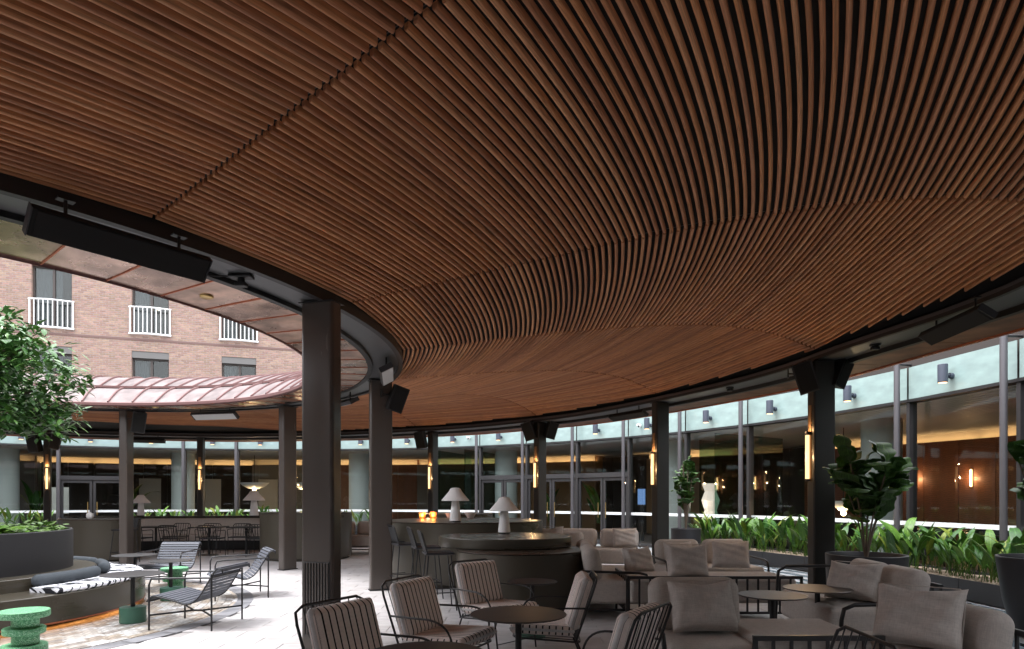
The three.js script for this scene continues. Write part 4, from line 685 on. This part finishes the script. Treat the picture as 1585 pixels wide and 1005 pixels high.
[[-9.4, 17.05], [-7.95, 16.95], [-6.95, 16.9]].forEach(([X, Z], i) => { const t = thing('dining_table', ['black dining table at the left of the dining row', 'black dining table in the middle of the dining row', 'black dining table at the right of the dining row'][i], 'table', [X, 0, Z], 0, 'black dining tables'); part('tabletop', rbox(0.75, 0.03, 0.75, 0.012, 0, 0.735, 0), M.black, t); part('pole', cyl(0.03, 0.03, 0.7, 0, 0.02, 0), M.black, t); part('base', cyl(0.24, 0.2, 0.025, 0, 0, 0, 24), M.black, t); });

// sofas
function sofa(label, X, Z, turn, w, d, o = {}) {
  const t = thing('sofa', label, 'sofa', [X, 0, Z], turn, 'grey upholstered sofas on black frames'), h = o.h ?? 0.55, r = 0.016, f = M.blackMetal, x1 = w / 2, z1 = d / 2;
  part('frame', [wire([[-x1, 0.13, -z1], [x1, 0.13, -z1], [x1, 0.13, z1], [-x1, 0.13, z1]], r, 0.03, true), ...[-1, 1].flatMap((x) => [-1, 1].map((z) => bar([x * x1, 0, z * z1], [x * x1, 0.16, z * z1], r)))], f, t);
  const rail = (ax, az, bx, bz) => {
    const g = part('rail', [box(Math.hypot(bx - ax, bz - az) + 0.03, 0.035, 0.03)], f, t), mx = (ax + bx) / 2, mz = (az + bz) / 2, yaw = -Math.atan2(bz - az, bx - ax); g.position.set(mx, h, mz); g.rotation.y = yaw;
    const L = Math.hypot(bx - ax, bz - az), n = Math.max(2, Math.round(L / 0.125)); for (let i = 0; i <= n; i++) part('slat', box(i % n ? 0.022 : 0.034, h - 0.13, 0.014, -L / 2 + L * i / n, -(h - 0.13) / 2, 0), f, g);
  };
  if (o.back) rail(-x1, z1, x1, z1); if (o.left) rail(-x1, -z1, -x1, z1); if (o.right) rail(x1, -z1, x1, z1);
  const n = o.seats || 1; for (let i = 0; i < n; i++) { const c = part('seat_cushion', cushionGeo(w / n - 0.05, 0.3, d - 0.07, 0.055), M.sofa, t); c.position.set(-x1 + w / n * (i + 0.5), 0.34 + (o.lift || 0), 0); }
  const bs = o.backs || 0; for (let i = 0; i < bs; i++) { const c = part('back_cushion', planarUV(rbox(w / bs - 0.06, o.bh || 0.4, 0.22, 0.1, 0, 0, 0, 5)), M.sofa, t); c.position.set(-x1 + w / bs * (i + 0.5), 0.49 + (o.bh || 0.4) / 2 - 0.03, z1 - 0.15); c.rotation.x = 0.16; }
  if (o.arm) for (const s of o.arm) part('arm_tube', wire([[s * x1, 0.13, -z1], [s * (x1 + 0.01), h + 0.03, -z1 + 0.03], [s * (x1 + 0.01), h + 0.05, z1]], 0.017, 0.09), f, t);
  return t;
}
sofa('near grey sofa seat with a back cushion and big square pillow', 1.42, 4.78, face(0, -1), 0.76, 0.86, { backs: 1, arm: [1], bh: 0.42 });
sofa('near grey sofa seat with its slatted rail towards the camera', 2.08, 4.8, face(0, 1), 0.86, 0.84, { back: true, lift: 0.05, h: 0.55 });
sofa('near right grey sofa facing left with a rounded back cushion', 2.88, 4.5, face(-1, 0), 0.95, 0.72, { back: true, backs: 1, bh: 0.32, h: 0.64, arm: [1] });
sofa('grey sofa in the middle with a long slatted rail towards the camera', 2.42, 8.15, face(0, 1), 2.06, 0.9, { back: true, left: true, seats: 2, lift: 0.04 });
sofa('grey sofa at the right before the big fig pot, facing left', 3.42, 6.55, face(-1, 0.06), 1.35, 1.0, { back: true, backs: 2, arm: [1], h: 0.7, bh: 0.38 });
sofa('grey sofa behind the near bar drum, facing right', 1.32, 8.85, face(1, -0.05), 1.9, 0.85, { backs: 2, arm: [1], bh: 0.42 });
sofa('grey sofa behind the middle sofa with pillows near the planter', 2.95, 9.75, face(0.1, -1), 1.5, 0.85, { backs: 2, arm: [1, -1] });
sofa('small grey sofa at the back before the glass doors', 1.75, 13.2, face(-0.2, -1), 1.7, 0.85, { backs: 2, left: true });
sofa('dim grey bench sofa between the two nearest columns, far back', -4.3, 17.6, face(0, -1), 1.7, 0.8, { backs: 2, back: true });
const PG = 'loose grey pillows on the sofas';
pillow('big square grey pillow in front of the near sofa back cushion', [1.43, 0.51, 4.76], face(0.06, -1), 0.5, 0.42, 1, PG);
pillow('big grey pillow tilted on the near right sofa', [2.7, 0.5, 4.33], face(-0.72, -0.7), 0.54, 0.4, 2, PG);
pillow('grey pillow leaning on the right sofa before the fig pot', [3.32, 0.5, 6.35], face(-0.75, -0.65), 0.5, 0.45, 3, PG);
pillow('upright grey pillow in the middle of the middle sofa', [2.2, 0.5, 8.05], face(0.1, -1), 0.54, 0.22, 4, PG);
pillow('pale grey pillow on the sofa nearest the long planter', [3.12, 0.5, 9.2], face(-0.25, -1), 0.52, 0.4, 5, PG);
pillow('grey pillow left of the upright one on the middle sofa', [1.72, 0.5, 8.6], face(0.5, -0.85), 0.46, 0.35, 6, PG);
pillow('grey pillow on the left end of the sofa behind', [2.5, 0.5, 9.6], face(0.2, -1), 0.46, 0.3, 7, PG);
pillow('grey pillow on the far small sofa before the plants', [2.3, 0.5, 13.1], face(0, -1), 0.5, 0.3, 8, PG);
pillow('pale pillow behind the near bar top by the glass doors', [0.7, 0.55, 11.9], face(0.1, -1), 0.55, 0.25, 9, PG);
sofa('pale sofa half hidden behind the near bar top', 0.8, 12.1, face(0, -1), 1.2, 0.8, { backs: 1 });

// ------------------------------------------------------------------ things in the rooms behind the glass
{
  const t = thing('paper_lantern', 'white folded paper lantern glowing behind the glass by the plants', 'lantern', polA(F, 17.75, 35.36, 0.45));
  const N = 4, rr = [[0.17, 0], [0.2, 0.18], [0.27, 0.42], [0.18, 0.68], [0.27, 0.98], [0.17, 1.24], [0.26, 1.47]];
  const g = grid(N * 2, rr.length - 1, (u, v) => { const k = Math.round(v * (rr.length - 1)), a = u * 6.2832, q = Math.round(u * N * 2) % 2 ? 0.94 : 1; return new THREE.Vector3(Math.cos(a) * rr[k][0] * q, rr[k][1], Math.sin(a) * rr[k][0] * q); }).toNonIndexed(); g.computeVertexNormals();
  part('shade', g, new THREE.MeshStandardMaterial({ color: 0x9a938c, emissive: new THREE.Color().setRGB(1, 0.86, 0.74), emissiveIntensity: 0.18, roughness: 0.9, side: THREE.DoubleSide }), t);
  part('foot', cyl(0.14, 0.14, 0.02, 0, 0, 0), M.black, t); part('plinth', rbox(0.5, 0.44, 0.5, 0.01, 0, -0.225, 0), M.darkWall, t);
  const l = new THREE.PointLight(new THREE.Color(1, 0.82, 0.66), 0.12); l.position.copy(pol(F, 17.4, 35.36, 1.3)); scene.add(l);
  const pend = (label, a, r, y, R, warmth = 3, drop = 1) => {
    const p = thing('pendant_lamp', label, 'lamp', polA(F, r, a, y), 0, 'lamps hanging in the rooms');
    part('shade', lathe([[0.001, 0], [R * 0.3, 0.03], [R * 0.75, 0.16], [R, 0.3], [R * 0.98, 0.3], [R * 0.7, 0.18]], 40), M.white, p);
    part('bulb', new THREE.SphereGeometry(0.07, 16, 10).translate(0, -0.03, 0), glow(1, 0.66, 0.32, 5), p); part('cord', bar([0, 0.1, 0], [0, 3.36 - y, 0], 0.012, 5), M.black, p);
    const q = new THREE.PointLight(new THREE.Color(1, 0.66, 0.35), warmth * 0.3); q.position.copy(pol(F, r - 0.05, a, y - 0.14)); scene.add(q);
  };
  pend('wide white bowl lamp behind the left mushroom lamp', 97.5, 19.6, 1.86, 0.62); pend('white bowl lamp seen between the left columns', 91.3, 19.6, 1.86, 0.6); pend('white stacked lamp behind the dark fig', 25.9, 19.4, 1.12, 0.3, 4); 
  const sm = (label, a, r, y, h) => { const p = thing('wall_tube', label, 'lamp', polA(F, r, a, y), a * D, 'slim lamps on the timber room wall'); part('tube', cyl(0.022, 0.022, h, 0, 0, 0, 10), glow(1, 0.62, 0.3, 6), p); part('plate', box(0.02, h + 0.06, 0.05, 0.035, h / 2, 0), M.brass, p); const q = new THREE.PointLight(new THREE.Color(1, 0.6, 0.3), 0.25); q.position.copy(pol(F, r - 0.12, a, y + h / 2)); scene.add(q); };
  sm('slim warm tube lamp on the timber wall, left of the pair', 26.9, 23.1, 1.82, 0.45); sm('slim warm tube lamp on the timber wall, right of the pair', 23.1, 23.1, 1.82, 0.45);
  const scr = thing('wall_screen', 'blue lit screen on the dark wall left of the young fig column', 'screen', polA(F, 19, 46.2, 1.25), 46.2 * D); part('panel', rbox(0.04, 0.58, 0.34, 0.008, 0, 0.29, 0), M.black, scr); part('display', box(0.004, 0.54, 0.3, -0.0225, 0.29, 0), glow(0.1, 0.18, 0.36, 0.5), scr); part('stand', box(0.05, 1.25, 0.12, 0.03, -0.625, 0), M.black, scr);
  // dark tables and seats in the rooms
  [[14, 19], [19, 19.6], [24.6, 20], [29.5, 20.4], [84, 19.5], [88, 21], [94, 20.5], [101, 20], [107.5, 20.5], [113, 19.6], [119, 20]].forEach(([a, r], i) => { const t2 = thing('room_table', `dim table inside the glazed rooms, ${ord(i)} from the right`, 'table', polA(F, r, a, 0), a * D, 'dim tables in the rooms'); part('tabletop', rbox(0.8, 0.04, 1.3, 0.015, 0, 0.74, 0), M.brownTop, t2); part('leg', cyl(0.05, 0.05, 0.7, 0, 0.02, 0.35), M.black, t2); part('leg', cyl(0.05, 0.05, 0.7, 0, 0.02, -0.35), M.black, t2); });
  [[12, 18.4], [16.5, 18.6], [21.8, 19.2], [26.5, 19.6], [31, 19.6], [47.5, 18.8], [86, 18.8], [92, 19], [98.8, 18.9], [104, 19], [110, 19], [116, 18.8]].forEach(([a, r], i) => { const t2 = thing('room_chair', `dark tub chair inside the glazed rooms, ${ord(i)} from the right`, 'chair', polA(F, r, a, 0), a * D + i, 'dark tub chairs in the rooms'); part('seat', cyl(0.27, 0.29, 0.2, 0, 0.26, 0, 24), M.charcoal, t2); part('backrest', new THREE.CylinderGeometry(0.33, 0.3, 0.42, 24, 1, true, 0, 3.6).translate(0, 0.66, 0), M.charcoal, t2); for (const s of [-1, 1]) { part('leg', bar([s * 0.2, 0, -0.2], [s * 0.18, 0.28, -0.16], 0.014), M.black, t2); part('leg', bar([s * 0.2, 0, 0.2], [s * 0.18, 0.28, 0.16], 0.014), M.black, t2); } });
  // potted greenery inside at the far left and beside the doors
  [[121, 19.4, 1.5], [112.5, 21.5, 1.6], [54, 20.5, 1.5], [60.5, 20.8, 1.4]].forEach(([a, r, s], i) => aspidistra(['leafy plant inside the far left room', 'leafy plant behind the far glass door', 'leafy plant inside the glass doors', 'leafy plant inside left of the glass doors'][i], polA(F, r, a, 0.5), false, s * 1.3, 'plants inside the rooms'));
  [[118.5, 17.9], [86.5, 22.8], [104.5, 22.9], [111, 23], [98, 22.9]].forEach(([a, r], i) => { const w = thing('room_panel', ['white board inside the far left window', 'pale screen behind the tall counter', 'pale narrow panel left of the white column', 'pale panels behind the glass door', 'pale panel behind the bowl lamp'][i], 'panel', polA(F, r, a, 0.9), a * D); part('board', rbox(0.05, i ? 1.5 : 1.0, i ? 0.9 : 0.75, 0.01, 0, i ? 0.75 : 0.5, 0), M.paleWall, w); part('foot', box(0.2, 0.9, 0.3, 0, -0.45, 0), M.darkWall, w); });
  // candles and crockery on the wide bar
  [[-2.32, 13.1], [-2.12, 13.2]].forEach(([X, Z], i) => { const c = thing('candle_glass', ['small amber candle glass left on the wide bar', 'small amber candle glass right on the wide bar'][i], 'candle', [X + 0.55, 1.091, Z - 0.35]); part('glass', lathe([[0.001, 0.002], [0.06, 0.002], [0.065, 0.13], [0.06, 0.13]], 20), phys(0.9, 0.5, 0.25, 0.2, { transmission: 0.7, thickness: 0 }), c); part('flame', new THREE.SphereGeometry(0.028, 10, 8).translate(0, 0.07, 0), glow(1, 0.5, 0.16, 9), c); const q = new THREE.PointLight(new THREE.Color(1, 0.5, 0.2), 0.12); q.position.copy(V(X + 0.55, 1.19, Z - 0.35)); scene.add(q); });
  [[-1.25, 13.1, 0.11], [-0.85, 13.2, 0.13]].forEach(([X, Z, r], i) => { const c = thing('bowl', ['white bowl at the back of the wide bar', 'larger white bowl at the back of the wide bar'][i], 'bowl', [X, 1.091, Z]); part('body', lathe([[0.001, 0], [r * 0.5, 0], [r, r * 0.9], [r * 0.94, r * 0.9], [r * 0.4, 0.02]], 28), M.lampWhite, c); });
  { const c = thing('round_vase', 'small white ball vase on the left counter', 'vase', [-10.0, 1.001, 15.3]); part('body', lathe([[0.001, 0], [0.05, 0], [0.085, 0.06], [0.07, 0.13], [0.03, 0.15], [0.03, 0.16]], 24), M.lampWhite, c); }
}
renderer.render(scene, camera);
